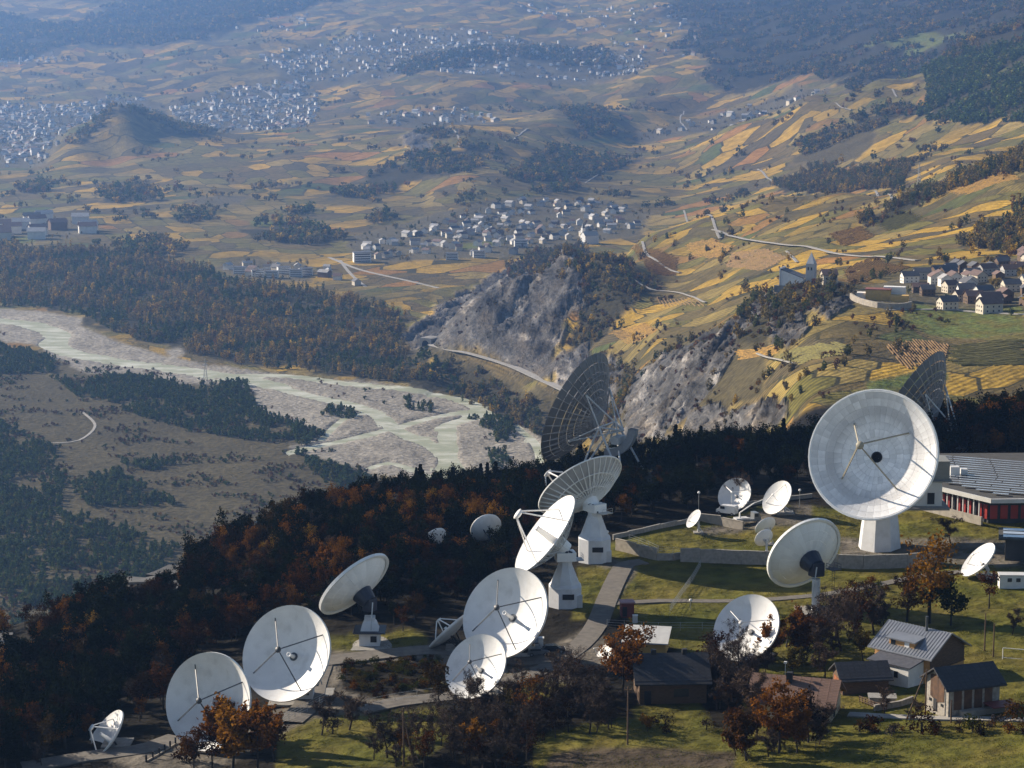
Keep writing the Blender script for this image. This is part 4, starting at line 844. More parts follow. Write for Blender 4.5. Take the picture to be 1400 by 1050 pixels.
block(655, 352, .1, 'white apartment house beside the green sports field', None, .8); block(618, 355, .0, 'long white apartment house nearest the yellow fields', None, .8)
# the far towns: hundreds of houses a few pixels wide, one mass
mbw = MB()
def tiny(x, y):
    z0 = gz(x, y); q_ = rng.choice([.75, 1.0, 1.5], p=[.6, .3, .1]); w, d, h = rng.uniform(9, 17)*q_, rng.uniform(8, 12)*q_, rng.uniform(5, 8)*(1.6 if rng.random() < .08 else 1); R = Matrix.Rotation(rng.uniform(0, 3.1), 3, 'Z'); mi = 0 if rng.random() < .62 else 1
    mbw.box((x, y, z0+h/2-1), (w, d, h+2), mi, R)
    v = [R@Vector(p) for p in ((-w*.55, -d*.58, h), (w*.55, -d*.58, h), (w*.55, d*.58, h), (-w*.55, d*.58, h), (-w*.5, 0, h+d*.3), (w*.5, 0, h+d*.3))]
    mbw.add([p+Vector((x, y, z0)) for p in v], [(0, 1, 5, 4), (2, 3, 4, 5), (1, 2, 5), (3, 0, 4), (3, 2, 1, 0)], 2 if rng.random() < .6 else 3)
for pp, n_, g_ in ((TOWN[0], 620, 15), (TOWN[1], 340, 15), (TOWN[2], 480, 17), ([(500,158),(640,150),(700,165),(600,170),(510,172)], 40, 26), ([(290,30),(420,20),(420,45),(300,45)], 20, 30), ([(700,0),(960,10),(960,80),(860,70),(760,60)], 90, 40), ([(0,80),(80,70),(100,85),(0,95)], 25, 30), ([(0,160),(60,150),(60,220),(0,230)], 90, 22)):
    for x, y in spots(pp, g_, n_): tiny(x, y)
tag(mbw.obj('far_town', [M_white, mat('cream_render', (.52, .46, .38), .85, .1), mat('grey_roofs', (.30, .29, .285), .7, .1), mat('brown_roofs', (.17, .11, .085), .7, .1)]), 'hundreds of pale houses of the hazy towns across the valley', kind='stuff')

# church on its rocky knoll
p = cast(HT, 1092, 390, 900.); ch = empty('church', p, -.45); tag(ch, 'white angular church with square tower and spire on the rocky knoll', 'church')
MB().add([(-12, -5, -4), (5, -5, -4), (5, 6, -4), (-12, 6, -4), (-12, -5, 11), (5, -5, 5.5), (5, 6, 5.5), (-12, 6, 11)], [(0, 1, 5, 4), (1, 2, 6, 5), (2, 3, 7, 6), (3, 0, 4, 7)]).obj('nave', M_white, ch)
MB().add([(-12.2, -5.2, 11.1), (5.2, -5.2, 5.6), (5.2, 6.2, 5.6), (-12.2, 6.2, 11.1), (-12.2, -5.2, 11.5), (5.2, -5.2, 6), (5.2, 6.2, 6), (-12.2, 6.2, 11.5)], [(0, 3, 2, 1), (4, 5, 6, 7), (0, 1, 5, 4), (1, 2, 6, 5), (2, 3, 7, 6), (3, 0, 4, 7)]).obj('roof', M_slate, ch)
tw = MB().box((9, 0, 6), (6, 6, 20)).obj('tower', mat('grey_masonry', (.46, .45, .43), .9, .15), ch)
MB().lathe([(4.1, 16.02), (.05, 24)], 4, M=Matrix.Translation((9, 0, 0)), rot=math.pi/4, cap0=True).obj('spire', mat('spire_metal', (.42, .44, .46), .5, .1), tw)
for q in (-1.2, 1.2): MB().box((9+q, -3.02, 12.5), (1, .2, 2.2)).obj('belfry_opening', M_glass, tw)
MB().box((-12.1, 0, 6), (.4, 12.6, 13)).obj('gable_wall', M_white, ch)
MB().box((2, -6, -2.5), (36, 1, 5)).obj('terrace_wall', M_conc, ch)
p = cast(HT, 1133, 388, 900.); h = house(p[0], p[1], .1, 2, 'cream house beside the church on the knoll', None, True, 1.0, 'cream', 'brown-tiled')
# terrace wall and yellow winery under the village
p = cast(HT, 1205, 410, 900.); wn_ = empty('winery', p, -.25); tag(wn_, 'yellow and white winery with red roof on a terrace at the village edge', 'building')
MB().box((-2, 0, 2.5), (16, 8, 9)).obj('wall', M_yel, wn_); MB().box((-2, 0, 7.25), (17, 9, .5)).obj('roof', mat('red_roof', (.22, .07, .05), .8, .15), wn_); MB().box((12, -3, 1), (12, 6, 6)).obj('annex', M_yel, wn_)
MB().box((-14, 1, 1), (8, 7, 7)).obj('silo_block', M_white, wn_); MB().box((8, 5, 4), (14, 6, 9)).obj('rear_wing', M_white, wn_)
rw_ = ribbon('retaining_wall', [(1163,408),(1176,415),(1200,421),(1228,423),(1246,420)], 1.2, M_wallc, None, 900., 3.6, 6., kind='thing'); rw_['label'] = 'curved pale retaining wall under the yellow winery'; rw_['category'] = 'wall'
# village church far below
p = cast(HT, 806, 333, 900.); c2 = empty('church', p, .5); tag(c2, 'pale village church with slim belfry in the valley', 'church')
a, b = gable(24, 15, 13, 6); a.obj('nave', M_white, c2); b.obj('roof', mat('pale_roof', (.4, .37, .33), .8, .1), c2)
tw = MB().box((-4, 13, 10), (5, 5, 26)).obj('tower', M_white, c2); MB().lathe([(3.4, 23), (.1, 31)], 4, M=Matrix.Translation((-4, 13, 0)), rot=math.pi/4, cap0=True).obj('spire', M_slate, tw)
# tunnel portal
p = cast(HT, 585, 474, 900.); tn = empty('tunnel_portal', p, -.55); tag(tn, 'concrete tunnel portal with dark arch at the foot of the rock hill', 'tunnel')
arc = [(-4.2, 0)]+[(-4.2*math.cos(t), 3.2+4.2*math.sin(t)) for t in np.linspace(0, math.pi, 10)]+[(4.2, 0)]
out_ = [(-7.5, 0), (-7.5, 3)]+[(-7.5, 9.5)]+[(-4, 10), (-2, 10), (0, 10), (2, 10), (4, 10)]+[(7.5, 9.5), (7.5, 5), (7.5, 3), (7.5, 0)]
vs = [(x, -5, z) for x, z in arc]+[(x, -5, z) for x, z in out_]; n_ = len(arc)
fm = MB().add(vs+[(x, 12, z) for x, _, z in vs], [(k, n_+k, n_+k+1, k+1) for k in range(n_-1)]+[(3*n_+k, n_+k, n_+k+1, 3*n_+k+1) for k in range(n_-1)]); fm.obj('portal_frame', M_conc, tn)
MB().add([(x, y, z) for y in (-5, 12) for x, z in arc], [(k, k+1, n_+k+1, n_+k) for k in range(n_-1)]+[tuple(range(n_, 2*n_))]).obj('bore', mat('tunnel_black', (.012, .012, .013), .9, .1), tn)
# ------------------------------------------------------------------ antennas
M_dw = mat('dish_white', (.78, .765, .735), .45, .06, .35, dirt=((.46, .44, .40), .55, .35)); M_dg = mat('dish_back_grey', (.56, .55, .53), .55, .08, .4, objvar=.08)
M_strut = mat('dark_strut', (.05, .055, .06), .5, .1); M_blue = mat('dark_blue_steel', (.022, .027, .045), .5, .15); M_lat = mat('lattice_grey', (.27, .275, .285), .5, .1, objvar=.05)
M_pan = mat('lattice_panel', (.12, .123, .13), .55, .15, .3, objvar=.18); M_dirty = mat('stained_panel', (.88, .875, .865), .5, .08, .25, objvar=.13, dirt=((.38, .37, .37), .16, .6)); M_beige = mat('beige_strut', (.30, .27, .20), .6, .1)
M_steel = mat('galvanised_steel', (.42, .43, .44), .4, .1, metal=.6); M_ped = mat('pedestal_white', (.62, .62, .62), .7, .08, .5, dirt=((.4, .38, .35), .4, .4)); M_black = mat('matt_black', (.012, .012, .014), .7, .1)
M_pg = mat('ribbed_panel_grey', (.36, .355, .35), .55, .1, .4, objvar=.1)
M_backw = mat('dish_back_white', (.80, .795, .77), .5, .06, .3, objvar=.06)
def R3(n_):
    z_ = Vector(n_).normalized(); x_ = Vector((0, 0, 1)).cross(z_).normalized(); y_ = z_.cross(x_)
    return Matrix((x_, y_, z_)).transposed()
class Dish:
    """reflector pointing along (phi, eps): phi 0 = towards the viewer's side, 90 = to the left; placed so that its rim centre sits at a given line of sight and depth"""
    def __init__(s, label, cpx, Y, major, phi, eps, fd=.36, off=.16, group=None, name='dish_antenna', base_z=None):
        ph, ep = math.radians(phi), math.radians(eps); s.n = Vector((-math.sin(ph)*math.cos(ep), -math.cos(ph)*math.cos(ep), math.sin(ep)))
        c0 = at(*cpx, Y); s.D = major*math.dist(c0, (0, 0, CAMZ))/F; s.R = s.D/2; s.f = fd*s.D; s.dep = s.R**2/(4*s.f); o_ = s.dep+off*s.D
        A = Vector(at(*cpx, Y+s.n.y*o_)); s.V = A-s.n*s.dep; piv = A-s.n*o_
        bz = gz(piv.x, piv.y) if base_z is None else base_z; s.base = Vector((piv.x, piv.y, bz)); s.root = empty(name, s.base); tag(s.root, label, 'antenna', group)
        s.p = piv-s.base; s.T = Matrix.Translation(s.V-s.base)@R3(s.n).to_4x4(); s.hx = Vector((s.n.x, s.n.y, 0)).normalized(); s.side = Vector((-s.hx.y, s.hx.x, 0))
    def part(s, name, me, T=None, parent=None):
        o = link(name, me, parent or s.root); o.matrix_basis = T if T is not None else s.T; return o
    def zr(s, r): return r*r/(4*s.f)
    def solid(s, m=None, rim=.045, thick=.02, n_=56, back=None):
        """one-piece shell: bowl, rim lip and curved back"""
        R_ = s.R; rs = np.linspace(.02, 1, 14)*R_
        prof = [(r, s.zr(r)) for r in rs]+[(R_*1.012, s.dep+.01*R_), (R_*1.02, s.dep-rim*R_)]+[(r*.985, s.zr(r)-thick*R_-rim*R_*(r/R_)**2) for r in rs[::-1][1:]]
        mb = MB().lathe(prof[:15], n_, 0); mb.lathe(prof[14:], n_, 1); return s.part('reflector', mb.mesh('reflector', [m or M_dw, back or m or M_dw], True))
    def panels(s, rings, secs, m, t=.05, gap=.035, r_in=.06, backm=None):
        """curved panels, each its own piece, copied round the axis"""
        ed = [r_in+(1-r_in)*k/rings for k in range(rings+1)]
        for j in range(rings):
            ns = secs if isinstance(secs, int) else secs[j]; da = 2*math.pi/ns; mb = MB(); g = gap; v = []; f = []
            ra, rb = ed[j]*s.R+g, ed[j+1]*s.R-g*.2
            na, nr = (3 if ns <= 40 else 2), 2
            for side_ in (0, 1):
                for i in range(nr+1):
                    r = ra+(rb-ra)*i/nr
                    for k in range(na+1):
                        a = (-.5+k/na)*(da-g/max(r, .5)); v.append((r*math.cos(a), r*math.sin(a), s.zr(r)-side_*t))
            w_ = na+1; o_ = w_*(nr+1)
            for i in range(nr):
                for k in range(na):
                    q = i*w_+k; f += [(q, q+w_, q+w_+1, q+1), (o_+q, o_+q+1, o_+q+w_+1, o_+q+w_)]
            for i in range(nr): f += [(i*w_, o_+i*w_, o_+(i+1)*w_, (i+1)*w_), (i*w_+na, (i+1)*w_+na, o_+(i+1)*w_+na, o_+i*w_+na)]
            for k in range(na): f += [(k, k+1, o_+k+1, o_+k), (nr*w_+k, o_+nr*w_+k, o_+nr*w_+k+1, nr*w_+k+1)]
            me = mb.add(v, f).mesh('panel', m, False)
            for k in range(ns): s.part('panel', me, s.T@Matrix.Rotation(da*(k+.5), 4, 'Z'))
    def hoop(s, r, dz, th, m, name='hoop'):
        n_ = 48; mb = MB()
        for k in range(n_):
            a, b = 2*math.pi*k/n_, 2*math.pi*(k+1)/n_
            mb.bar((r*math.cos(a), r*math.sin(a), dz), (r*math.cos(b), r*math.sin(b), dz), th)
        return s.part(name, mb.mesh(name, m))
    def ribs(s, n_, depth, m, th=.09, web=True):
        """radial back trusses"""
        R_ = s.R; mb = MB(); st = 6; lo = lambda r: s.zr(r)-.08-depth*(1-(r/R_)**1.3)
        rr = [R_*(.14+.85*k/st) for k in range(st+1)]
        for k in range(st):
            a, b = rr[k], rr[k+1]; mb.bar((a, 0, s.zr(a)-.1), (b, 0, s.zr(b)-.1), th); mb.bar((a, 0, lo(a)), (b, 0, lo(b)), th)
            if web: mb.bar((a, 0, lo(a)), (b, 0, s.zr(b)-.1), th*.7)
            mb.bar((b, 0, lo(b)), (b, 0, s.zr(b)-.1), th*.7)
        me = mb.mesh('rib', m)
        for k in range(n_): s.part('rib', me, s.T@Matrix.Rotation(2*math.pi*k/n_, 4, 'Z'))
        for q in (2, 4): s.hoop(rr[q], lo(rr[q]), th, m)
        s.part('hub', MB().lathe([(R_*.16, s.zr(R_*.15)-.1), (R_*.16, lo(R_*.14)-.3), (.05, lo(R_*.14)-.3)], 20).mesh('hub', m))
    def feed(s, ns=4, rot=45, m=None, w=.16, rs=.86, zf=.92, sub=.034, cage=True, horn=.32, hr=.04, hornm=None):
        F_ = s.f*zf; m = m or M_strut
        for k in range(ns):
            a = math.radians(rot)+2*math.pi*k/ns; r = rs*s.R
            s.part('strut', MB().bar((r*math.cos(a), r*math.sin(a), s.zr(r)), (.03*s.D*math.cos(a), .03*s.D*math.sin(a), F_), w).mesh('strut', m))
        s.part('subreflector', MB().lathe([(.02, F_-.02*s.D), (sub*s.D*.7, F_-.01*s.D), (sub*s.D, F_+.015*s.D), (sub*s.D*.8, F_+.03*s.D), (.02, F_+.03*s.D)], 20).mesh('subreflector', m if cage else M_dw, True))
        if horn:
            h = horn*s.f; hm = hornm or M_dw
            s.part('feed_horn', MB().lathe([(hr*s.D*.55, .02), (hr*s.D*.4, h*.6), (hr*s.D*.6, h), (hr*s.D*.5, h), (.02, h*.9)], 16).mesh('feed_horn', hm, True))
            s.part('feed_collar', MB().lathe([(hr*s.D*1.1, .03+s.zr(hr*s.D)), (hr*s.D*1.1, .16), (hr*s.D*.6, .2)], 20).mesh('feed_collar', M_strut))
    def quad_frame(s, m, w=.14, zf=1.0):
        """open box frame holding the subreflector out in front"""
        F_ = s.f*zf; r = .80*s.R; q = .035*s.D
        tips = [Vector((q*sx, q*sy, F_)) for sx, sy in ((1, 1), (-1, 1), (-1, -1), (1, -1))]; ft = [Vector((r*math.cos(a), r*math.sin(a), s.zr(r))) for a in (math.radians(45), math.radians(135), math.radians(225), math.radians(315))]
        for a, b in zip(ft, tips): s.part('strut', MB().bar(a, b, w).mesh('strut', m))
        fr = MB()
        for k in range(4): fr.bar(tips[k], tips[(k+1) % 4], w)
        s.part('feed_frame', fr.mesh('feed_frame', m)); s.part('subreflector', MB().lathe([(.02, F_-.03*s.D), (.05*s.D, F_-.02*s.D), (.065*s.D, F_+.01*s.D), (.02, F_+.02*s.D)], 18).mesh('subreflector', M_dw, True))
        s.part('feed_horn', MB().lathe([(.045*s.D, .02), (.03*s.D, .45*s.f), (.035*s.D, .5*s.f), (.01, .48*s.f)], 14).mesh('feed_horn', M_backw, True))
    # ---- mounts (coordinates relative to the base on the ground)
    I = Matrix.Identity(4)
    def raw(s, name, mb, m, parent=None, smooth=False): 
        o = mb.obj(name, m, parent or s.root, smooth=smooth); return o
    def rotz(s): return Matrix.Rotation(math.atan2(s.hx.y, s.hx.x), 3, 'Z')
    def yoke(s, m, sz=.16, jack=True):
        R_ = s.rotz(); d = sz*s.D; v = s.V-s.base
        s.raw('yoke', MB().box(s.p+Vector((0, 0, -d*.15)), (d*.9, d*1.1, d*1.2), 0, R_).tube(s.p, v-s.n*.05, d*.75, d*1.05, 16), m)
        if jack:
            j = s.p-s.hx*d*.9+s.side*d*.6; s.raw('jack', MB().tube(j+Vector((0, 0, d*.3)), j-s.hx*d*.3+s.side*d*.6+Vector((0, 0, -d*2.2)), .14, .10, 8), M_steel)
    def pedestal(s, h=None):
        h = s.p.z; w = .25*s.D; b = MB().box((0, 0, .09*s.D-.5), (w, w, .18*s.D+1)); s.raw('base_house', b, M_ped)
        s.raw('skirt_roof', MB().box((0, 0, .18*s.D+.12), (w*1.55, w*1.55, .22)), M_blue)
        z0, z1 = .18*s.D+.24, h-.17*s.D; s.raw('neck', MB().lathe([(w*.62, z0), (w*.45, z0+(z1-z0)*.55), (w*.36, z0+(z1-z0)*.7), (w*.36, z1)], 4, rot=math.pi/4, cap1=True), M_ped)
        s.raw('vent', MB().box((w*.2, -w/2-.02, .1*s.D), (w*.3, .1, w*.3)), M_black); s.raw('slab', MB().box((0, 0, .06), (w*2.6, w*2.4, .3)), M_conc)
        s.yoke(M_blue, .13)
    def post(s, r=.85):
        s.raw('post', MB().lathe([(r*1.15, -.5), (r*1.15, .5), (r, .55), (r, s.p.z-.14*s.D)], 20, cap1=True), M_ped, smooth=False); s.raw('slab', MB().box((0, 0, .1), (8, 7, .5)), M_conc); s.yoke(M_blue, .14)
        pl = MB(); q = s.p+s.side*(-.14*s.D)-s.hx*.16*s.D; pl.box(q, (2.6, 2.2, .12), 0, s.rotz())
        for a in (-1.2, 0, 1.2):
            for b in (-1, 1): pl.bar(q+s.rotz()@Vector((a, b, 0)), q+s.rotz()@Vector((a, b, 1.1)), .07)
        for zz in (.55, 1.1):
            for b in (-1, 1): pl.bar(q+s.rotz()@Vector((-1.2, b, zz)), q+s.rotz()@Vector((1.2, b, zz)), .07)
        s.raw('platform', pl, M_blue)
        ld = MB(); e = q+Vector((0, 0, -.1))
        for a in (-.3, .3): ld.bar(e+s.side*a, Vector((e.x, e.y, 0))+s.side*a, .07)
        for zz in np.arange(.3, e.z, .45): ld.bar(Vector((e.x, e.y, zz))+s.side*-.3, Vector((e.x, e.y, zz))+s.side*.3, .05)
        s.raw('ladder', ld, M_blue)
    def cone_house(s, rb=3.7, hb=4.6, hc=5.0):
        zt = s.p.z; s.raw('base_house', MB().lathe([(rb, -1), (rb, hb)], 8, rot=math.pi/8), M_ped)
        s.raw('cone', MB().lathe([(rb*1.0, hb), (rb*.86, hb+.6), (rb*.42, hb+hc), (rb*.42, hb+hc+1.0)], 8, rot=math.pi/8, cap1=True), M_ped)
        s.raw('turret', MB().box((0, 0, hb+hc+1.9), (4.0, 3.4, 1.8), 0, s.rotz()).box((0, 0, hb+hc+1.1), (3.2, 3.2, .2), 0, s.rotz()), M_backw)
        s.raw('vent', MB().box((.6, -rb*.93, hb*.62), (2.4, .3, 1.1)), M_black); s.raw('door', MB().box((rb*.8, -rb*.5, 1.3), (1.3, 1.0, 2.6)), M_dg)
        g = hb+hc+2.8; v = s.V-s.base; ar = MB()
        for k in (-1, 1):
            ar.bar(s.side*k*1.5+Vector((0, 0, g)), s.p+s.side*k*1.1, .5); ar.bar(s.side*k*1.5+Vector((0, 0, g))-s.hx*1.2, s.p+s.side*k*1.1, .35)
        s.raw('elevation_arms', ar, M_blue); s.raw('hub_drum', MB().tube(s.p-s.n*.4, v-s.n*.2, 1.5, 2.0, 16), M_backw)
        s.raw('jack', MB().tube(-s.hx*2.1+s.side*.9+Vector((0, 0, hb+hc+1.2)), s.p-s.hx*.2+s.n*.2, .2, .14, 8), M_blue)
        q = Vector((0, 0, hb+hc+.9))-s.hx*2.6+s.side*-.6; pl = MB().box(q, (2.4, 3.0, .12), 0, s.rotz())
        for a in (-1.1, 1.1):
            for b in (-1.4, 0, 1.4): pl.bar(q+s.rotz()@Vector((a, b, 0)), q+s.rotz()@Vector((a, b, 1.1)), .07)
            for zz in (.55, 1.1): pl.bar(q+s.rotz()@Vector((a, -1.4, zz)), q+s.rotz()@Vector((a, 1.4, zz)), .06)
        s.raw('platform', pl, M_steel)
    def kingpost(s, m=None, r=.3, slab=True):
        m = m or M_black; z = s.p.z; s.raw('post', MB().tube((0, 0, -.4), (0, 0, z), r*1.2, r, 12), m); v = s.V-s.base
        mb = MB(); d = .12*s.D
        mb.bar(s.p, v-s.n*.02, r*1.6); mb.bar(s.p+Vector((0, 0, -d*1.5))-s.hx*d*.9, v+(s.T.to_3x3()@Vector((0, -.3*s.R, .05*s.R)))*1.0, r*.5)
        for k in (-1, 1): mb.bar(s.p+s.side*k*d, v+s.T.to_3x3()@Vector((k*.28*s.R, .1*s.R, s.zr(.28*s.R)-.1)), r*.6); mb.bar(s.side*k*d*1.8-s.hx*d*1.4, Vector((0, 0, z*.7)), r*.5)
        s.raw('mount_frame', mb, m)
        if slab: s.raw('slab', MB().box((0, 0, .1), (d*4, d*4, .4)), M_conc)
    def lattice(s):
        """wheel-and-track mount of heavy tubes"""
        m = mat('mount_tube_grey', (.52, .53, .54), .45, .08); v = s.V-s.base; n_ = s.n; r = .22; up = Vector((0, 0, 1)); D_ = s.D
        hubp = v-n_*(.10*D_); back = v-n_*(.30*D_); k = .16*D_
        def tubes(name, prs, rr=r):
            mb = MB(); [mb.tube(a, b, rr, rr, 7) for a, b in prs]; return s.raw(name, mb, m)
        xa = s.T.to_3x3()@Vector((1, 0, 0)); ya = s.T.to_3x3()@Vector((0, 1, 0))
        E = hubp+Vector((0, 0, 0)); base = [Vector((0, 0, 0))+s.hx*a+s.side*b for a, b in ((.16*D_, .22*D_), (.16*D_, -.22*D_), (-.24*D_, .22*D_), (-.24*D_, -.22*D_))]
        piv = s.p; tr = [piv+s.side*k, piv-s.side*k]
        tubes('alidade_leg', [(base[0], tr[0]), (base[2], tr[0]), (base[1], tr[1]), (base[3], tr[1]), (base[0], tr[1]), (base[2], tr[1])], .26)
        tubes('track_frame', [(base[a], base[b]) for a, b in ((0, 1), (1, 3), (3, 2), (2, 0), (0, 3))], .26)
        bk = back+up*.02*D_; wing = [v+xa*(q*.36*D_)+ya*(w*.36*D_)+n_*(s.zr(.36*D_)-.05*D_) for q, w in ((.6, .6), (-.6, .6), (.6, -.6), (-.6, -.6))]
        tubes('back_frame', [(w, bk) for w in wing]+[(tr[0], bk), (tr[1], bk), (tr[0], tr[1])]+[(t, w) for t, w in zip((tr[0], tr[1], tr[0], tr[1]), wing)], .2)
        g = MB(); pts_ = []
        for a in np.linspace(-.3, 1.25, 9): pts_.append(piv+(-n_*math.cos(a)-(ya)*math.sin(a))*(.27*D_))
        for a, b in zip(pts_[:-1], pts_[1:]): g.add([a+xa*1.0, b+xa*1.0, b-xa*1.0, a-xa*1.0, a+xa*1.0+(piv-a)*.25, b+xa*1.0+(piv-b)*.25, b-xa*1.0+(piv-b)*.25, a-xa*1.0+(piv-a)*.25], [(0, 1, 2, 3), (4, 7, 6, 5), (0, 4, 5, 1), (3, 2, 6, 7)])
        s.raw('elevation_gear', g, M_lat)
        s.raw('machine_box', MB().box(piv-s.hx*.1*D_+Vector((0, 0, -.12*D_)), (.07*D_, .14*D_, .06*D_), 0, s.rotz()), M_dg)
        ld = MB()
        for a in (-.3, .3): ld.bar(base[3]+s.hx*a, tr[1]+s.hx*a, .08)
        s.raw('ladder', ld, m)

# --- row along the wooded slope
d = Dish('lowest small dish with box-shaped feed frame, beside the gravel lane', (141,1006), 398, 80, 71, 40, .42); d.solid(); d.quad_frame(M_dw, .16, .95); d.kingpost(M_black, .45)
d = Dish('big white dish half hidden by rust-coloured bushes, lowest of the large round ones', (284,959), 398, 129, 26, 18); d.solid(); d.feed(4, 35); d.pedestal()
d = Dish('big white round dish above and beside the bush-hidden one', (391,893), 420, 130, 26, 27); d.solid(); d.feed(4, 35); d.pedestal()
d = Dish('white dish seen from behind on a white pedestal with dark blue skirt', (483,797), 455, 112, 128, 38); d.panels(4, 28, M_backw, .10, .018); d.hoop(d.R*1.0, d.dep-.3, .6, M_backw, 'rim'); d.pedestal(); d.feed(4, 35)
d = Dish('small white dish half sunk in the trees', (592,737), 524, 40, 140, 32); d.solid(); d.kingpost(M_blue)
d = Dish('small round dish seen from behind at the wood edge', (664,721), 533, 44, 158, 24); d.solid(); d.kingpost(M_blue)
d = Dish('small edge-on dish with white box frame behind the large centre dish', (612,862), 450, 66, 112, 44, .45); d.solid(None, .06); d.quad_frame(M_dw, .18, .95); d.kingpost(M_black, .35)
d = Dish('large white dish with four dark struts in the middle row', (690,838), 447, 128, 35, 32); d.solid(); d.feed(4, 35, horn=.5); d.pedestal()
d = Dish('medium white dish behind the bare bushes, in front of the large centre dish', (650,911), 422, 92, 36, 36); d.solid(); d.feed(4, 40, horn=.5, w=.12); d.kingpost(M_black, .4)
# --- two antennas on conical houses
d = Dish('brightly lit white dish facing sideways, with open feed frame and back truss', (745,730), 482, 126, 80, 38, .5); d.solid(None, .01, .008); d.ribs(24, 1.9, M_dg, .08); d.quad_frame(M_dw, .22, 1.0); d.cone_house(3.6, 4.2, 4.4)
d = Dish('ribbed dish seen from behind on a tall white conical house', (793,664), 520, 128, 142, 42); d.panels(3, 36, M_pg, .07); d.ribs(36, 1.0, M_backw, .16, False); d.hoop(d.R*1.0, d.dep-.05, .25, M_backw, 'rim'); d.cone_house(3.8, 5.2, 5.0)
d = Dish('partly hidden dish peeping out behind the ribbed dish', (775,672), 585, 100, 122, 36, .5); d.panels(3, 30, M_pg, .07); d.quad_frame(M_dw, .3, 1.0); d.kingpost(M_dg, .6)
# --- the great lattice dishes and the stained dish
d = Dish('huge dark lattice dish seen from behind, rising against the river', (786,556), 618, 166, 118, 22, .34, .14); d.panels(7, 36, M_pan, .06, .16, .06); d.ribs(36, 1.6, M_lat, .10); d.lattice(); d.feed(4, 45, M_lat, .3)
d = Dish('huge lattice dish standing behind the stained round dish', (1243,552), 640, 168, 121, 27, .34, .14); d.panels(7, 36, M_pan, .06, .16, .06); d.ribs(36, 1.6, M_lat, .10); d.lattice()
d = Dish('huge stained round dish with beige struts beside the station building', (1193,621), 534, 175, 25, 21, .50, .15); A13 = d
d.panels(8, (16, 24, 32, 40, 48, 48, 48, 48), M_dirty, .05, .03, .085); d.hoop(d.R*1.0, d.dep-.35, .6, M_backw, 'rim')
d.part('back_shell', MB().lathe([(d.R*.99, d.dep-.6), (d.R*.7, d.zr(d.R*.7)-.8), (d.R*.3, d.zr(d.R*.3)-2.0), (.3, -2.4)], 40).mesh('back_shell', M_dg, True)); d.part('feed_port', MB().lathe([(d.R*.085, .1), (d.R*.085, .25), (d.R*.07, .25), (d.R*.07, -1.4), (.05, -1.4)], 24).mesh('feed_port', M_black)); d.feed(4, 40, M_beige, .28, .62, .95, .032, True, 0)
R_ = d.rotz(); b0 = d.p
d.raw('pedestal', MB().lathe([(5.0, -1), (4.4, 5), (3.6, 10.5), (3.6, 12.0)], 8, rot=math.pi/8, cap1=True), M_ped); d.raw('equipment_house', MB().box((9.5, 4.5, 12.2), (9, 7, 5.6)), M_dg); d.raw('upper_house', MB().box((11.3, 5.5, 17.4), (9, 7, 4.3)), mat('olive_grey_steel', (.22, .22, .20), .6, .1)); d.raw('gallery', MB().box((8.0, 4.0, 9.1), (15, 10, .5)).box((10.5, 5, 15.15), (11.5, 9, .25)), M_conc)
d.raw('house_door', MB().box((11.5, .95, 11.2), (1.6, .2, 2.6)).box((8.5, .95, 12), (1.0, .2, 1.0)), M_black); d.raw('yoke', MB().tube(b0, d.V-d.base-d.n*2, 3.0, 4.0, 12), M_dg)
# --- lawn antennas
d = Dish('large white dish seen from behind on a round white post', (1098,755), 479, 111, 152, 24, .4); d.panels(4, 28, M_backw, .10, .018); d.hoop(d.R*1.0, d.dep-.25, .55, M_backw, 'rim'); d.post()
d = Dish('white dish sunk behind the bare trees near the tiled roof', (1020,858), 447, 96, 38, 36); d.solid(); d.feed(3, 30, M_dg, .12); d.kingpost(M_dg, .5)
d = Dish('small grey dish behind a bare bush on the far lawn edge', (1004,676), 574, 48, 35, 32); d.solid(); d.feed(3, 30, M_dw, .14); d.kingpost(M_dg, .3)
d = Dish('bright small dish tilted sideways above the parked lorry', (1062,680), 565, 50, 58, 34); d.solid(); d.feed(3, 90, M_dw, .16, horn=0); d.kingpost(M_dg, .3)
d = Dish('small dish left of the big rear-facing dish, upper of two', (1046,719), 535, 31, 150, 30); d.solid(); d.kingpost(M_dg, .25)
d = Dish('small dish left of the big rear-facing dish, lower of two', (1044,735), 520, 27, 155, 22); d.solid(); d.kingpost(M_dg, .25)
d = Dish('small dish on a slab alone on the upper lawn', (948,709), 546, 28, 70, 36); d.solid(); d.feed(3, 90, M_dw, .14, horn=0); d.kingpost(M_dg, .25)
d = Dish('small tilted dish with strut frame among the orchard trees', (1337,765), 505, 58, 82, 44); d.solid(); d.feed(3, 90, M_dw, .16); d.kingpost(M_dg, .35)
d = Dish('small flat grey dish leaning beside the yellow hut', (825,895), 443, 36, 72, 36, .6); d.solid(M_dg); d.feed(3, 90, M_dg, .08, horn=0); d.kingpost(M_dg, .2)
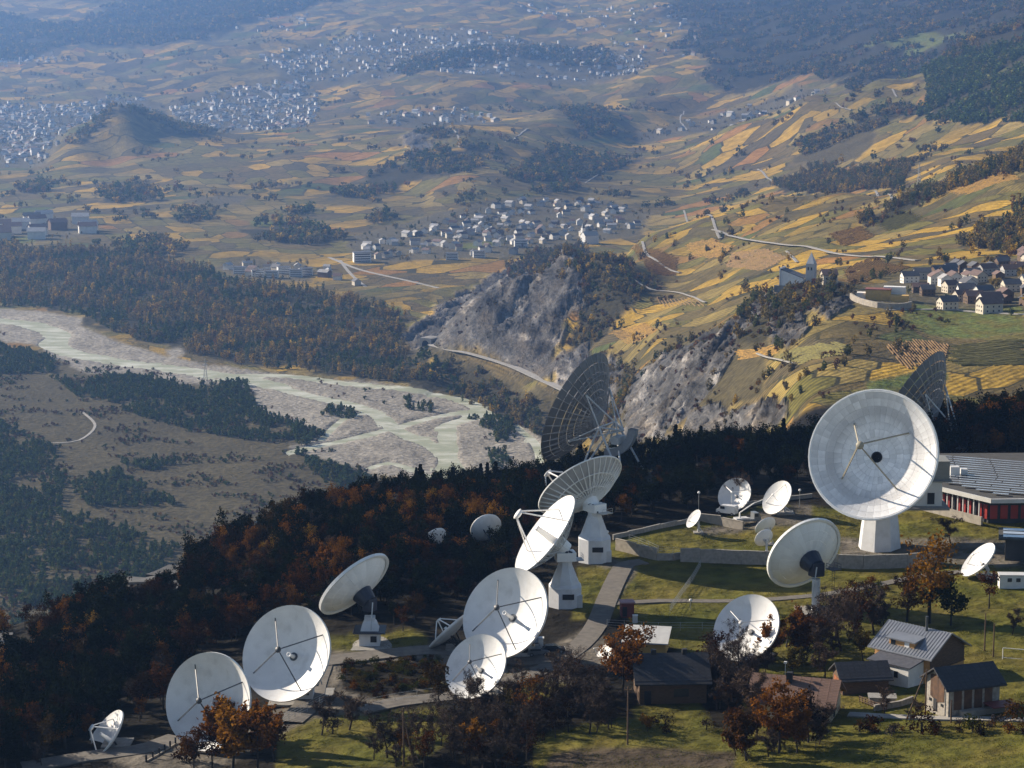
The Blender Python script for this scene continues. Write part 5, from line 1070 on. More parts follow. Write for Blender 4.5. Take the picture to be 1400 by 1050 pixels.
# ------------------------------------------------------------------ station and farm buildings
M_red = mat('red_panel', (.30, .025, .016), .5, .12, .5, objvar=.2); M_solar = mat('solar_sheet', (.55, .57, .60), .25, .06, .4, metal=.5, objvar=.06); M_bitu = mat('roof_bitumen', (.05, .048, .045), .9, .2, .5)
M_seam = mat('zinc_roof', (.24, .25, .27), .4, .1, .6, metal=.3); M_orange = mat('ochre_render', (.50, .27, .10), .85, .12, .8, stretch=(1, 1, 3)); M_cream = mat('cream_wall', (.56, .46, .30), .85, .1, .6)
M_tile = mat('brown_tile', (.15, .085, .06), .8, .3, 2.2, objvar=.12); M_dslate = mat('dark_slate', (.032, .031, .034), .7, .3, 1.2, .3, objvar=.15); M_stone = mat('rubble_stone', (.30, .27, .23), .95, .3, 1.6, .5, dirt=((.16, .14, .12), 2.0, .6)); M_plank = mat('brown_plank', (.09, .045, .022), .85, .3, 1.0, .3, objvar=.25)
M_paleroof = mat('pale_roof_sheet', (.52, .51, .48), .6, .1, .6); M_darkred = mat('dark_red_paint', (.14, .025, .022), .6, .15); M_ltroof = mat('pale_tiles', (.45, .44, .42), .7, .1)
def wp(px, py): return Vector(ground(px, py))
# station building
Z0 = 300.0; poly = [(98, 574), (112, 554), (156, 556), (156, 606), (103, 604)]; o = empty('station_building', (112, 575, gz(112, 575))); tag(o, 'low station building with red facade and rows of roof panels', 'building'); rel = [(x-112, y-575) for x, y in poly]
MB().prism(rel, -2, 5.2).obj('wall', M_bitu, o); rr = [(x*1.0+(-3.2 if k in (0, 4) else .0)*1, y+(-3.4 if k in (1, 2) else .5)) for k, (x, y) in enumerate(rel)]
rf = MB().prism(rr, 5.25, 6.0).obj('roof', M_bitu, o); MB().bar(Vector((*rr[0], 5.6)), Vector((*rr[1], 5.6)), .5, 1.0).obj('fascia', M_paleroof, rf); MB().bar(Vector((*rr[1], 5.6)), Vector((*rr[2], 5.6)), .5, 1.0).obj('fascia', M_dg, rf)
dv = Vector((1, -.42, 0)).normalized(); nv_ = Vector((.42, 1, 0)).normalized(); rp = np.array(rr)
for k in range(17):
    s0 = -20+k*2.6; ts = np.arange(-20, 70, .5); X = dv.x*ts+nv_.x*s0; Y = dv.y*ts+nv_.y*s0; ins = inside(rp*.93+np.array([2.2, 1.5]), X, Y)
    if ins.sum() > 8:
        t0, t1 = ts[ins][0], ts[ins][-1]; n_ = max(1, int((t1-t0)/9)); 
        for q in range(n_):
            a = t0+(t1-t0)*q/n_+.15; b = t0+(t1-t0)*(q+1)/n_-.15; c = dv*((a+b)/2)+nv_*s0; Rm = Matrix.Rotation(math.atan2(dv.y, dv.x), 3, 'Z')@Matrix.Rotation(-.06, 3, 'X')
            MB().box((c.x, c.y, 6.45), (b-a, 1.25, .1), 0, Rm).obj('roof_panel', M_solar, rf)
fa, fb = Vector((*rel[0], 0)), Vector((*rel[1], 0)); fd_ = (fb-fa); fl = fd_.length; fd_.normalize(); fn = Vector((fd_.y, -fd_.x, 0)); Rm = Matrix.Rotation(math.atan2(fd_.y, fd_.x), 3, 'Z')
for k in range(14):
    c = fa+fd_*(fl*(k+.5)/14)+fn*.12; MB().box(c+Vector((0, 0, 2.2)), (fl/14*.72, .2, 3.4), 0, Rm).obj('facade_panel', M_red if k % 4 != 3 else M_glass, o)
    c = fa+fd_*(fl*k/14)+fn*1.3; MB().box(c+Vector((0, 0, 2.4)), (.25, .25, 5.4), 0, Rm).obj('column', M_paleroof, o)
fa2, fb2 = Vector((*rel[1], 0)), Vector((*rel[2], 0))
for k in range(18): MB().box(fa2.lerp(fb2, (k+.5)/18)+Vector((0, -.12, 2.2)), (1.7, .2, 3.2)).obj('facade_panel', M_red, o)
MB().box(fa+fd_*fl*.6+fn*3.4+Vector((0, 0, .7)), (fl*.9, .5, 2.0), 0, Rm).obj('plinth_wall', M_wallc, o); MB().box((-4, 2, 7.2), (2.2, 2, 2.4)).box((-1.5, 3, 6.8), (1.6, 1.6, 1.6)).obj('roof_vents', M_dg, rf)
p = wp(1402, 760); o = empty('annex_building', p, -.2); tag(o, 'dark annex with pale roof sheets cut off at the picture edge', 'building'); MB().box((0, 0, 2), (9, 8, 5)).obj('wall', M_bitu, o); rf = MB().box((0, 0, 4.8), (12, 11, .4)).obj('roof', M_bitu, o)
for q in (-3.2, 0, 3.2): MB().box((0, q, 5.12), (10, 2.2, .12)).obj('roof_panel', M_solar, rf)
p = wp(1388, 803); o = empty('container', p, -.05); tag(o, 'white site container with two small windows at the picture edge', 'container'); MB().box((0, 0, 1.4), (7, 2.6, 2.8)).obj('body', M_white, o); MB().box((0, 0, 2.9), (7.2, 2.8, .2)).obj('roof', M_dg, o)
for q in (-1.4, .4): MB().box((q, -1.32, 1.9), (.9, .1, .8)).obj('window', M_glass, o)
# yellow hut
p = wp(884, 888); o = empty('yellow_hut', p, -.18); tag(o, 'yellow hut with pale single-pitch roof between the antennas', 'hut')
MB().add([(-4, -2.5, -1), (4, -2.5, -1), (4, 2.5, -1), (-4, 2.5, -1), (-4, -2.5, 2.2), (4, -2.5, 2.2), (4, 2.5, 3.6), (-4, 2.5, 3.6)], [(0, 1, 5, 4), (1, 2, 6, 5), (2, 3, 7, 6), (3, 0, 4, 7)]).obj('wall', M_yel, o)
MB().add([(-4.5, -3.3, 2.02), (4.5, -3.3, 2.02), (4.5, 3, 3.78), (-4.5, 3, 3.78), (-4.5, -3.3, 2.25), (4.5, -3.3, 2.25), (4.5, 3, 4.0), (-4.5, 3, 4.0)], [(0, 3, 2, 1), (4, 5, 6, 7), (0, 1, 5, 4), (1, 2, 6, 5), (2, 3, 7, 6), (3, 0, 4, 7)]).obj('roof', M_paleroof, o)
p = wp(857, 842); o = empty('red_hut', p, .1); tag(o, 'small dark red hut beside the drive', 'hut'); MB().box((0, 0, 1.4), (2.6, 2.4, 3)).obj('wall', M_darkred, o); MB().box((0, 0, 3.05), (3, 2.8, .25)).obj('roof', mat('rosy_roof', (.36, .2, .2), .7, .1), o); MB().box((-.6, -1.22, 1.2), (.9, .1, 2)).obj('door', M_black, o)
p = wp(861, 848); o = empty('electric_cabinet', p+Vector((1.0, -1.6, 0))); tag(o, 'pale electric cabinet in front of the red hut', 'cabinet'); MB().box((0, 0, .7), (1.0, .6, 1.5)).obj('body', M_dg, o); MB().box((0, 0, 1.5), (1.1, .7, .1)).obj('lid', M_backw, o)
p = wp(737, 890); o = empty('electric_cabinet', p); tag(o, 'white equipment cabinet under the large centre dish', 'cabinet'); MB().box((0, 0, 1.3), (1.7, 1.2, 2.6)).obj('body', M_white, o); MB().box((0, 0, 2.65), (1.9, 1.4, .12)).obj('lid', M_dg, o)
def roofrows(o, w, d, h, rh, ov, m, name, step, n_cols, zoff=.28):
    """courses of roof pieces lying on both slopes (ridge along x)"""
    sl = math.hypot(d/2+ov, rh/(d/2)*(d/2+ov)); ang = math.atan2(rh, d/2); nr = int(sl/step); cw = (w+2*ov)/n_cols
    me = MB().box((0, 0, 0), (cw*.97, step*1.08, .07)).mesh(name, m)
    for s_ in (-1, 1):
        for r_ in range(nr):
            t = (r_+.5)*step
            for c in range(n_cols):
                q = link(name, me, o); y = -(math.cos(ang)*t); q.location = (-w/2-ov+cw*(c+.5), y if s_ < 0 else -y, h+rh-math.sin(ang)*t+zoff); q.rotation_euler = ((ang+.04)*(1 if s_ < 0 else -1), 0, 0)
# dark barn
p = wp(918, 962); o = empty('barn', p+Vector((0, 5, 0)), .05); tag(o, 'dark slate-roofed barn among bare trees', 'barn'); a, b = gable(12, 10, 4.2, 3.4, .9); a.obj('wall', M_wood, o); rf = b.obj('roof', M_dslate, o); roofrows(rf, 12, 10, 4.2, 3.4, .9, M_dslate, 'slate', .8, 13)
for q in (-3, 2.6): MB().box((q, .1, 7.8), (.9, .9, 1.6)).obj('chimney', M_black, rf)
MB().box((1.5, -5.02, 2), (2.6, .2, 1.4)).obj('window', M_glass, o); MB().box((-4.5, -5.02, 1.2), (1.2, .2, 2.4)).obj('door', M_black, o)
# house with brown tiled roof
p = wp(1100, 986); o = empty('tiled_house', p+Vector((-1, 4.5, 0)), -.30); tag(o, 'cream house with brown tiled roof half hidden by a rust-coloured bush', 'house'); a, b = gable(14, 10, 3.4, 3.0, .9); a.obj('wall', M_cream, o); rf = b.obj('roof', M_tile, o); roofrows(rf, 14, 10, 3.4, 3.0, .9, M_tile, 'tile_course', .62, 9)
MB().box((-1, -1.2, 6.6), (1, 1, 2.2)).obj('chimney', M_black, rf); MB().box((7.05, -1.8, 1.9), (.15, 1.3, 2.4)).obj('shutter', M_glass, o); MB().lathe([(.3, 0), (.3, .1)], 12, M=Matrix.Translation((7.05, 0, 4.8))@Matrix.Rotation(1.57, 4, 'Y'), cap1=True).obj('round_window', M_glass, o); MB().bar((-2, 0, 6.4), (-2, 0, 9), .08).box((-2, 0, 9), (.5, .5, .35)).obj('flue', M_paleroof, rf)
# ochre house with grey metal roof, dormer and white annex
p = wp(1255, 930); o = empty('ochre_house', p+Vector((1.0, 5, 0)), math.radians(-43)); tag(o, 'ochre house with grey metal roof, dormer and white annex', 'house')
w, d, h, rh = 12, 11.5, 5.4, 3.2; a, b = gable(w, d, h, rh, 1.0); a.obj('wall', M_orange, o); rf = b.obj('roof', M_seam, o)
ang = math.atan2(rh, d/2); 
for s_ in (-1, 1):
    for k in range(22):
        x = -w/2-.9+k*(w+1.8)/21; MB().bar((x, s_*(d/2+.9), h-rh/(d/2)*.9+.3), (x, s_*.1, h+rh+.25), .07, .09).obj('roof_seam', M_seam, rf)
MB().add([(-w/2+.0, y, z) for y, z in ((-.1, 0), (.1, 0))]+[(0, 0, 0)], []).v
MB().add([(6.03, -5.75, 2.6), (6.03, 5.75, 2.6), (6.03, 5.75, 5.4), (6.03, 0, 8.5), (6.03, -5.75, 5.4)], [(0, 1, 2, 3, 4)]).box((6.0, 0, 2.5), (.3, 11.6, .25)).obj('gable_cladding', M_wood, o)
dm = MB().box((-.6, -3.4, 6.1), (5.4, 3.4, 2.4)).obj('dormer', M_orange, o); MB().box((-.6, -3.2, 7.45), (6.4, 4.8, .25), 0, Matrix.Rotation(.12, 3, 'X')).obj('dormer_roof', M_seam, dm)
for q in (-2.4, .6): MB().box((q, -5.12, 6.1), (1.0, .14, 1.7)).obj('dormer_window', M_white if q > 0 else M_glass, dm)
an = MB().box((.5, -8.2, 1.4), (8.5, 5, 5.6)).obj('annex', M_white, o); MB().box((.5, -8.1, 4.45), (9.4, 5.8, .25), 0, Matrix.Rotation(.14, 3, 'X')).obj('annex_roof', M_slate, an)
for q in (-2, 1.6): MB().box((.5+q, -10.72, 2.4), (.8, .12, 1.2)).obj('window', M_glass, an)
MB().tube((1.8, -.6, 8), (1.8, -.6, 11.2), .25, .25, 8).obj('flue', M_strut, rf); MB().box((-7.4, 2, 2.0), (3.2, 4, 5)).obj('side_room', M_white, o); MB().box((-7.4, 2, 4.65), (3.8, 4.6, .2), 0, Matrix.Rotation(-.15, 3, 'Y')).obj('side_roof', M_seam, o)
# stone barn
p = wp(1318, 980); o = empty('stone_barn', p+Vector((.5, 4.5, 0)), math.radians(20)); tag(o, 'stone barn with plank gable and dark slate roof', 'barn'); a, b = gable(10, 7.6, 5.4, 2.3, .9); a.obj('wall', M_stone, o); rf = b.obj('roof', M_dslate, o); roofrows(rf, 10, 7.6, 5.4, 2.3, .9, M_dslate, 'slate', .75, 11)
for k in range(11): MB().box((-5.06, -2.2+k*.42, 4.3+.0), (.1, .38, 3.6+1.4*(1-abs(k-5)/6))).obj('plank', M_plank, o)
MB().box((-5.08, .5, 1.2), (.1, 1.1, 2.2)).obj('door', M_black, o)
for q in (-1.8, 2.2): MB().box((-5.08, q, 1.7), (.1, .7, .5)).obj('window', M_glass, o)
for q in (-3.2, -1.2, .8, 2.8): MB().box((q, -3.84, 3.2), (1.5, .1, 3.8)).obj('plank_panel', M_plank, o)
MB().box((1.5, -4.6, .4), (9, 1.2, 1.8)).obj('plinth', M_wallc, o); MB().box((4, -6, 2.2), (5, 3.5, .15)).obj('lean_to_roof', M_darkred, o)
p = wp(1172, 948); o = empty('wooden_shed', p+Vector((1, 3, 0)), math.radians(8)); tag(o, 'small wooden shed with black roof left of the ochre house', 'shed'); a, b = gable(8.5, 6.5, 2.8, 2.0, .7); a.obj('wall', M_wood, o); rf = b.obj('roof', M_dslate, o); roofrows(rf, 8.5, 6.5, 2.8, 2.0, .7, M_dslate, 'slate', .8, 9)
for k in range(8): MB().box((-4.3, -2.4+k*.62, 1.2), (.1, .55, 2.0)).obj('plank', mat('orange_plank', (.28, .09, .03), .85, .2, 1, objvar=.3), o)
p = wp(1206, 961); o = empty('cistern', p, -.1); tag(o, 'flat concrete cistern in the garden of the ochre house', 'cistern'); MB().box((0, 0, .3), (4.6, 2.6, 1.8)).obj('tank', M_stone, o); MB().box((0, 0, 1.28), (5, 3, .16)).obj('cover', M_conc, o)

# ------------------------------------------------------------------ walls and fences
def wall(pts_px, h, m, label, th=.4, name='retaining_wall', zt=None):
    P_ = [wp(a, b) for a, b in pts_px]; o = empty(name, P_[0]); tag(o, label, 'wall')
    for a, b in zip(P_[:-1], P_[1:]):
        L_ = (b-a).length; n_ = max(1, int(L_/4.0))
        for k in range(n_):
            c = a.lerp(b, (k+.5)/n_); c.z = gz(c.x, c.y); R_ = Matrix.Rotation(math.atan2((b-a).y, (b-a).x), 3, 'Z')
            q = MB().box((0, 0, h/2-.5), (L_/n_-.04, th, h+1), 0, R_).obj('wall_panel', m, o); q.location = c-P_[0]
            q = MB().box((0, 0, h+.05), (L_/n_-.04, th+.12, .1), 0, R_).obj('coping', m, o); q.location = c-P_[0]
    return o
wall([(842,752),(870,759),(898,766)], 2.6, M_wallc, 'sunlit pale retaining wall beside the ribbed dish house'); wall([(898,766),(920,766),(936,763)], 1.4, M_conc, 'short shaded wall end below the upper lawn')
wall([(930,768),(985,770),(1045,772),(1110,775),(1180,778),(1240,776),(1290,770)], 3.0, M_conc, 'long shaded concrete wall across the lawn behind the rear-facing dish')
wall([(957,712),(985,718),(1016,724)], 2.0, M_wallc, 'pale wall beneath the parked white van'); wall([(838,738),(880,728),(925,718),(957,713)], 1.0, M_conc, 'low dark wall edging the upper lawn'); wall([(1000,696),(1060,686),(1110,680)], .9, M_conc, 'low wall behind the bright tilted dish')
wall([(1195,972),(1230,966),(1248,960)], 1.0, M_stone, 'dry stone wall in the garden below the ochre house')
PST = MB().tube((0, 0, -.3), (0, 0, 1.7), .05, .05, 6).mesh('post', M_steel)
def fence(pts_px, label, gap=3.0, m=None, h=1.6, post=None, rails=2, y0=330., rw=.04):
    P_ = [wp(a, b) for a, b in pts_px]; o = empty('fence', P_[0]); tag(o, label, 'fence'); last = None; m = m or M_steel
    for a, b in zip(P_[:-1], P_[1:]):
        n_ = max(1, int((b-a).length/gap))
        for k in range(n_+1 if b is P_[-1] else n_):
            c = a.lerp(b, k/n_); c.z = gz(c.x, c.y); q = link('post', post or PST, o); q.location = c-P_[0]
            if last is not None:
                r_ = MB()
                for z_ in np.linspace(h*.35, h, rails): r_.bar(last-P_[0]+Vector((0, 0, z_)), c-P_[0]+Vector((0, 0, z_)), rw)
                r_.obj('rail', m, o)
            last = c
    return o
fence([(860,740),(900,756),(940,760),(1040,764),(1120,768)], 'thin wire fence along the top of the concrete wall', rails=3); fence([(916,838),(930,818),(946,796),(958,775)], 'stepped fence climbing the lawn bank', 1.4, M_steel, 1.6, None, 3, rw=.04)
fence([(830,858),(900,862),(960,862),(1040,866)], 'wire fence in front of the lawn, below the footpath', rails=3); fence([(372,1000),(395,988),(420,975),(445,962)], 'mesh fence below the second round dish', 1.6, M_steel, 2.0, None, 4)
BP = MB().box((0, 0, .5), (.28, .28, 1.5)).mesh('post', M_black); fence([(200,1042),(218,1032),(240,1018)], 'row of black posts with a pale rail beside the lowest lane', 1.7, M_wallc, .5, BP, 1, rw=.2)
fence([(500,968),(540,960),(600,952)], 'thin fence above the small meadow', 3.0, rails=2); fence([(1175,960),(1195,968),(1212,972)], 'wooden garden fence below the white annex', 1.0, M_wood, 1.1, MB().box((0, 0, .5), (.14, .14, 1.4)).mesh('post', M_wood), 3, rw=.12)

# ------------------------------------------------------------------ poles, lamps, goal, vehicles
def pole(px, py, H, label, lean=0.0, cross=True, brace=0.0, m=None):
    p = wp(px, py); o = empty('utility_pole', p); tag(o, label, 'pole'); m = m or M_wood
    MB().tube((0, 0, -.5), (lean, 0, H), .16, .11, 8).obj('post', m, o)
    if cross: MB().bar((lean-.7, 0, H-.5), (lean+.7, 0, H-.5), .12).tube((lean-.6, 0, H-.45), (lean-.6, 0, H-.15), .06, .06, 6).tube((lean+.6, 0, H-.45), (lean+.6, 0, H-.15), .06, .06, 6).obj('cross_arm', m, o)
    if brace: MB().tube((brace, 0, -.3), (lean, 0, H-1.2), .13, .1, 8).obj('brace', m, o)
pole(858, 1018, 10, 'tall wooden pole on the lawn before the dark barn'); pole(552, 1048, 10, 'wooden pole with slanting brace in the small meadow', brace=1.8); pole(1346, 890, 7.5, 'wooden pole behind the ochre house, leaning least', cross=False); pole(1358, 898, 6.5, 'darker wooden pole nearest the football goal', cross=False)
pole(1265, 980, 8.5, 'thin pole in front of the stone barn gable', cross=False); pole(1238, 984, 8, 'slanting pole leaning towards the stone barn', lean=3.0, cross=False); pole(1300, 988, 4, 'short post at the corner of the stone barn', cross=False)
def lamp(px, py, H, label):
    p = wp(px, py); o = empty('lamp_post', p); tag(o, label, 'lamp post'); MB().tube((0, 0, -.3), (0, 0, H), .08, .06, 8).obj('post', M_steel, o); MB().lathe([(.05, H), (.3, H+.15), (.34, H+.35), (.2, H+.6), (.02, H+.65)], 12).obj('lamp_globe', M_dw, o)
lamp(955, 706, 5.5, 'thin lamp post beside the small dish on the upper lawn'); lamp(1093, 694, 4, 'globe lamp beside the stained dish'); lamp(944, 833, 1.6, 'short white marker post at the footpath fence'); lamp(752, 640, 3, 'lamp head at the forest edge above the ribbed dish'); lamp(830, 765, 6.0, 'lamp mast behind the ribbed dish house')
p = wp(1390, 903); o = empty('football_goal', p, -.3); tag(o, 'white football goal at the edge of the meadow', 'goal'); g = MB().tube((-2.6, 0, 0), (-2.6, 0, 2.2), .08, .08, 8).tube((2.6, 0, 0), (2.6, 0, 2.2), .08, .08, 8).tube((-2.6, 0, 2.2), (2.6, 0, 2.2), .08, .08, 8).obj('frame', M_dw, o); MB().tube((-2.6, 1.2, 0), (-2.6, 0, 2.2), .05, .05, 6).tube((2.6, 1.2, 0), (2.6, 0, 2.2), .05, .05, 6).tube((-2.6, 1.2, 0), (2.6, 1.2, 0), .05, .05, 6).obj('back_frame', M_dw, o)
def vehicle(px, py, rz, kind, m, label, cat, y0=330.):
    p = wp(px, py); o = empty({'car': 'parked_car', 'van': 'white_van', 'lorry': 'crane_lorry'}[kind], p+Vector((0, 0, .2)), rz); tag(o, label, cat)
    prof = {'car': [(-2.1, .35), (-2.1, .95), (-1.9, 1.05), (-1.5, 1.5), (.4, 1.5), (1.0, 1.02), (2.0, .9), (2.15, .7), (2.15, .35)], 'van': [(-2.5, .4), (-2.5, 2.1), (-2.3, 2.3), (1.2, 2.3), (1.9, 1.4), (2.5, 1.15), (2.5, .4)], 'lorry': [(-3.4, .6), (-3.4, 1.1), (1.2, 1.1), (1.25, 2.5), (2.4, 2.5), (2.9, 1.6), (3.0, .6)]}[kind]
    wd = {'car': .85, 'van': .98, 'lorry': 1.15}[kind]; n_ = len(prof)
    MB().add([(x, s_*wd, z) for s_ in (-1, 1) for x, z in prof], [tuple(range(n_)), tuple(range(2*n_-1, n_-1, -1))]+[(k, n_+k, n_+(k+1) % n_, (k+1) % n_) for k in range(n_)]).obj('body', m, o)
    gx = {'car': (-1.5, .5, 1.06, 1.42), 'van': (.2, 1.4, 1.4, 2.05), 'lorry': (1.4, 2.3, 1.6, 2.3)}[kind]
    for s_ in (-1, 1): MB().box(((gx[0]+gx[1])/2, s_*(wd+.005), (gx[2]+gx[3])/2), ((gx[1]-gx[0]), .03, gx[3]-gx[2])).obj('side_window', M_glass, o)
    ws = {'car': ((.42, 1.5), (1.0, 1.03)), 'van': ((1.22, 2.28), (1.9, 1.42)), 'lorry': ((2.42, 2.48), (2.88, 1.64))}[kind]
    MB().add([(ws[0][0]+.03, -wd*.85, ws[0][1]-.05), (ws[0][0]+.03, wd*.85, ws[0][1]-.05), (ws[1][0]+.03, wd*.85, ws[1][1]+.05), (ws[1][0]+.03, -wd*.85, ws[1][1]+.05)], [(0, 1, 2, 3)]).obj('windscreen', M_glass, o)
    for x in (prof[0][0]+.8, prof[-1][0]-.8):
        for s_ in (-1, 1):
            t = MB().tube((x, s_*(wd-.12), .33), (x, s_*(wd+.03), .33), .36, .36, 14).obj('tyre', M_black, o); MB().tube((x, s_*(wd+.03), .33), (x, s_*(wd+.05), .33), .2, .2, 10).obj('rim', M_steel, t)
    for s_ in (-1, 1): MB().box((prof[-1][0]+.0, s_*wd*.65, .75), (.08, .35, .18)).obj('headlight', M_dw, o)
    if kind == 'lorry': MB().bar((-2, 0, 1.3), (-2, 0, 2.6), .3).bar((-2, 0, 2.6), (1.8, .4, 4.6), .22).bar((1.8, .4, 4.6), (4.2, .6, 5.2), .16).obj('crane_arm', M_dw, o); MB().box((-1.6, 0, 1.25), (3.2, 2.1, .3)).obj('load_bed', M_dg, o)
M_cdark = mat('dark_car_paint', (.02, .022, .025), .25, .1); M_csil = mat('grey_car_paint', (.16, .17, .18), .3, .1); M_cwht = mat('white_car_paint', (.68, .68, .67), .3, .05)
vehicle(757, 893, .1, 'car', M_cdark, 'dark car parked behind the white pedestal, nearer the drive', 'car'); vehicle(735, 897, .15, 'car', M_csil, 'grey car parked next to the dark one under the dish', 'car'); vehicle(354, 722, .9, 'car', M_cdark, 'dark car on the road at the slope edge', 'car'); vehicle(994, 704, 2.6, 'van', M_cwht, 'white van on the upper yard beside the pale wall', 'van'); vehicle(1022, 716, .3, 'lorry', M_csil, 'grey crane lorry lifting its arm below the bright tilted dish', 'lorry')

def pylon(px, py, H, label, y0=900.):
    p = Vector(cast(HT, px, py, y0)); o = empty('power_pylon', p); tag(o, label, 'pylon'); mb = MB(); w = H*.09
    lev = [0, .25, .48, .68, .84, 1.0]; wd = [1, .72, .48, .3, .18, .05]
    for a, b, wa, wb in zip(lev[:-1], lev[1:], wd[:-1], wd[1:]):
        ca = [Vector((sx*w*wa, sy*w*wa, a*H-.5)) for sx, sy in ((1, 1), (-1, 1), (-1, -1), (1, -1))]; cb = [Vector((sx*w*wb, sy*w*wb, b*H)) for sx, sy in ((1, 1), (-1, 1), (-1, -1), (1, -1))]
        for k in range(4): mb.bar(ca[k], cb[k], .22); mb.bar(ca[k], cb[(k+1) % 4], .14); mb.bar(cb[k], cb[(k+1) % 4], .14)
    mb.obj('mast', M_steel, o)
    for z_, l_ in ((.72, .16), (.86, .12)): MB().bar((-H*l_, 0, z_*H), (H*l_, 0, z_*H), .3).bar((-H*l_, 0, z_*H), (0, 0, z_*H+H*.05), .15).bar((H*l_, 0, z_*H), (0, 0, z_*H+H*.05), .15).obj('cross_arm', M_steel, o)
pylon(281, 522, 24, 'thin steel pylon standing on the gravel bank'); pylon(1256, 262, 30, 'steel pylon at the skyline above the brown wood band')
# ------------------------------------------------------------------ foreground trees
TR = {'rust': [make_tree('oak', 100+k, 6.0+.7*k, M_rust, 1900, .23, 1.0+.1*(k % 2)) for k in range(4)], 'orange': [make_tree('oak', 110+k, 6.0+.7*k, M_orange_leaf, 2900, .27, 1.15) for k in range(4)], 'gold': [make_tree('oak', 120+k, 7.0+k, M_gold, 1500, .22, .85) for k in range(3)],
      'bare': [make_tree('bare', 140+k, 6.5+.8*k, M_twig, 2200, .26, 1.05) for k in range(4)], 'dusk': [make_tree('oak', 150+k, 6.0+k, M_rust, 700, .2, 1.0) for k in range(2)], 'conifer': [make_tree('conifer', 160+k, 11+2*k, M_pine_backlit, 1500, .42, 1.15) for k in range(3)],
      'dark': [make_tree('oak', 170+k, 7.5+k, M_pine_backlit, 2200, .26, 1.0) for k in range(3)],  # oak shapes in near-black leaves; backlit darkness is put into the colour
      'green': [make_tree('oak', 180+k, 5.0, M_shrub, 1600, .2, 1.1) for k in range(3)]}
BUSH = [puff('bush', 200+k, 1.5+.3*k, 1.2+.15*k, 420, .17, (M_rust, M_shrub, M_twig, M_rust)[k], nl=12) for k in range(4)]
JN = {k: [join_mesh(k+'_tree', a, b) for a, b in v] for k, v in TR.items()}
BAND = [] if False else None
TREES = []
def tree(px, py, H, kind, label, k=None, group=None, cat='tree', y0=330.):
    p = wp(px, py); v = TR[kind]; i = int(rng.integers(0, len(v))) if k is None else k; a, b = v[i]
    o = empty({'conifer': 'conifer_tree', 'bare': 'bare_tree'}.get(kind, 'broadleaf_tree'), p, rng.uniform(0, 6.28)); h0 = {'orange': 6.0+.7*i, 'rust': 6.0+.7*i, 'gold': 7.0+i, 'bare': 6.5+.8*i, 'dusk': 6.0+i, 'conifer': 11+2*i, 'green': 5.0}[kind]
    s_ = H/h0; o.scale = (s_*rng.uniform(.92, 1.12), s_*rng.uniform(.92, 1.12), s_); link('trunk', a, o); link('crown', b, o); TREES.append((p.x, p.y)); return tag(o, label, cat, group)
def bush(px, py, s_, k, label, group=None):
    p = wp(px, py); o = empty('bush', p, rng.uniform(0, 6.28)); o.scale = (s_,)*3; link('foliage', BUSH[k], o); return tag(o, label, 'bush', group)
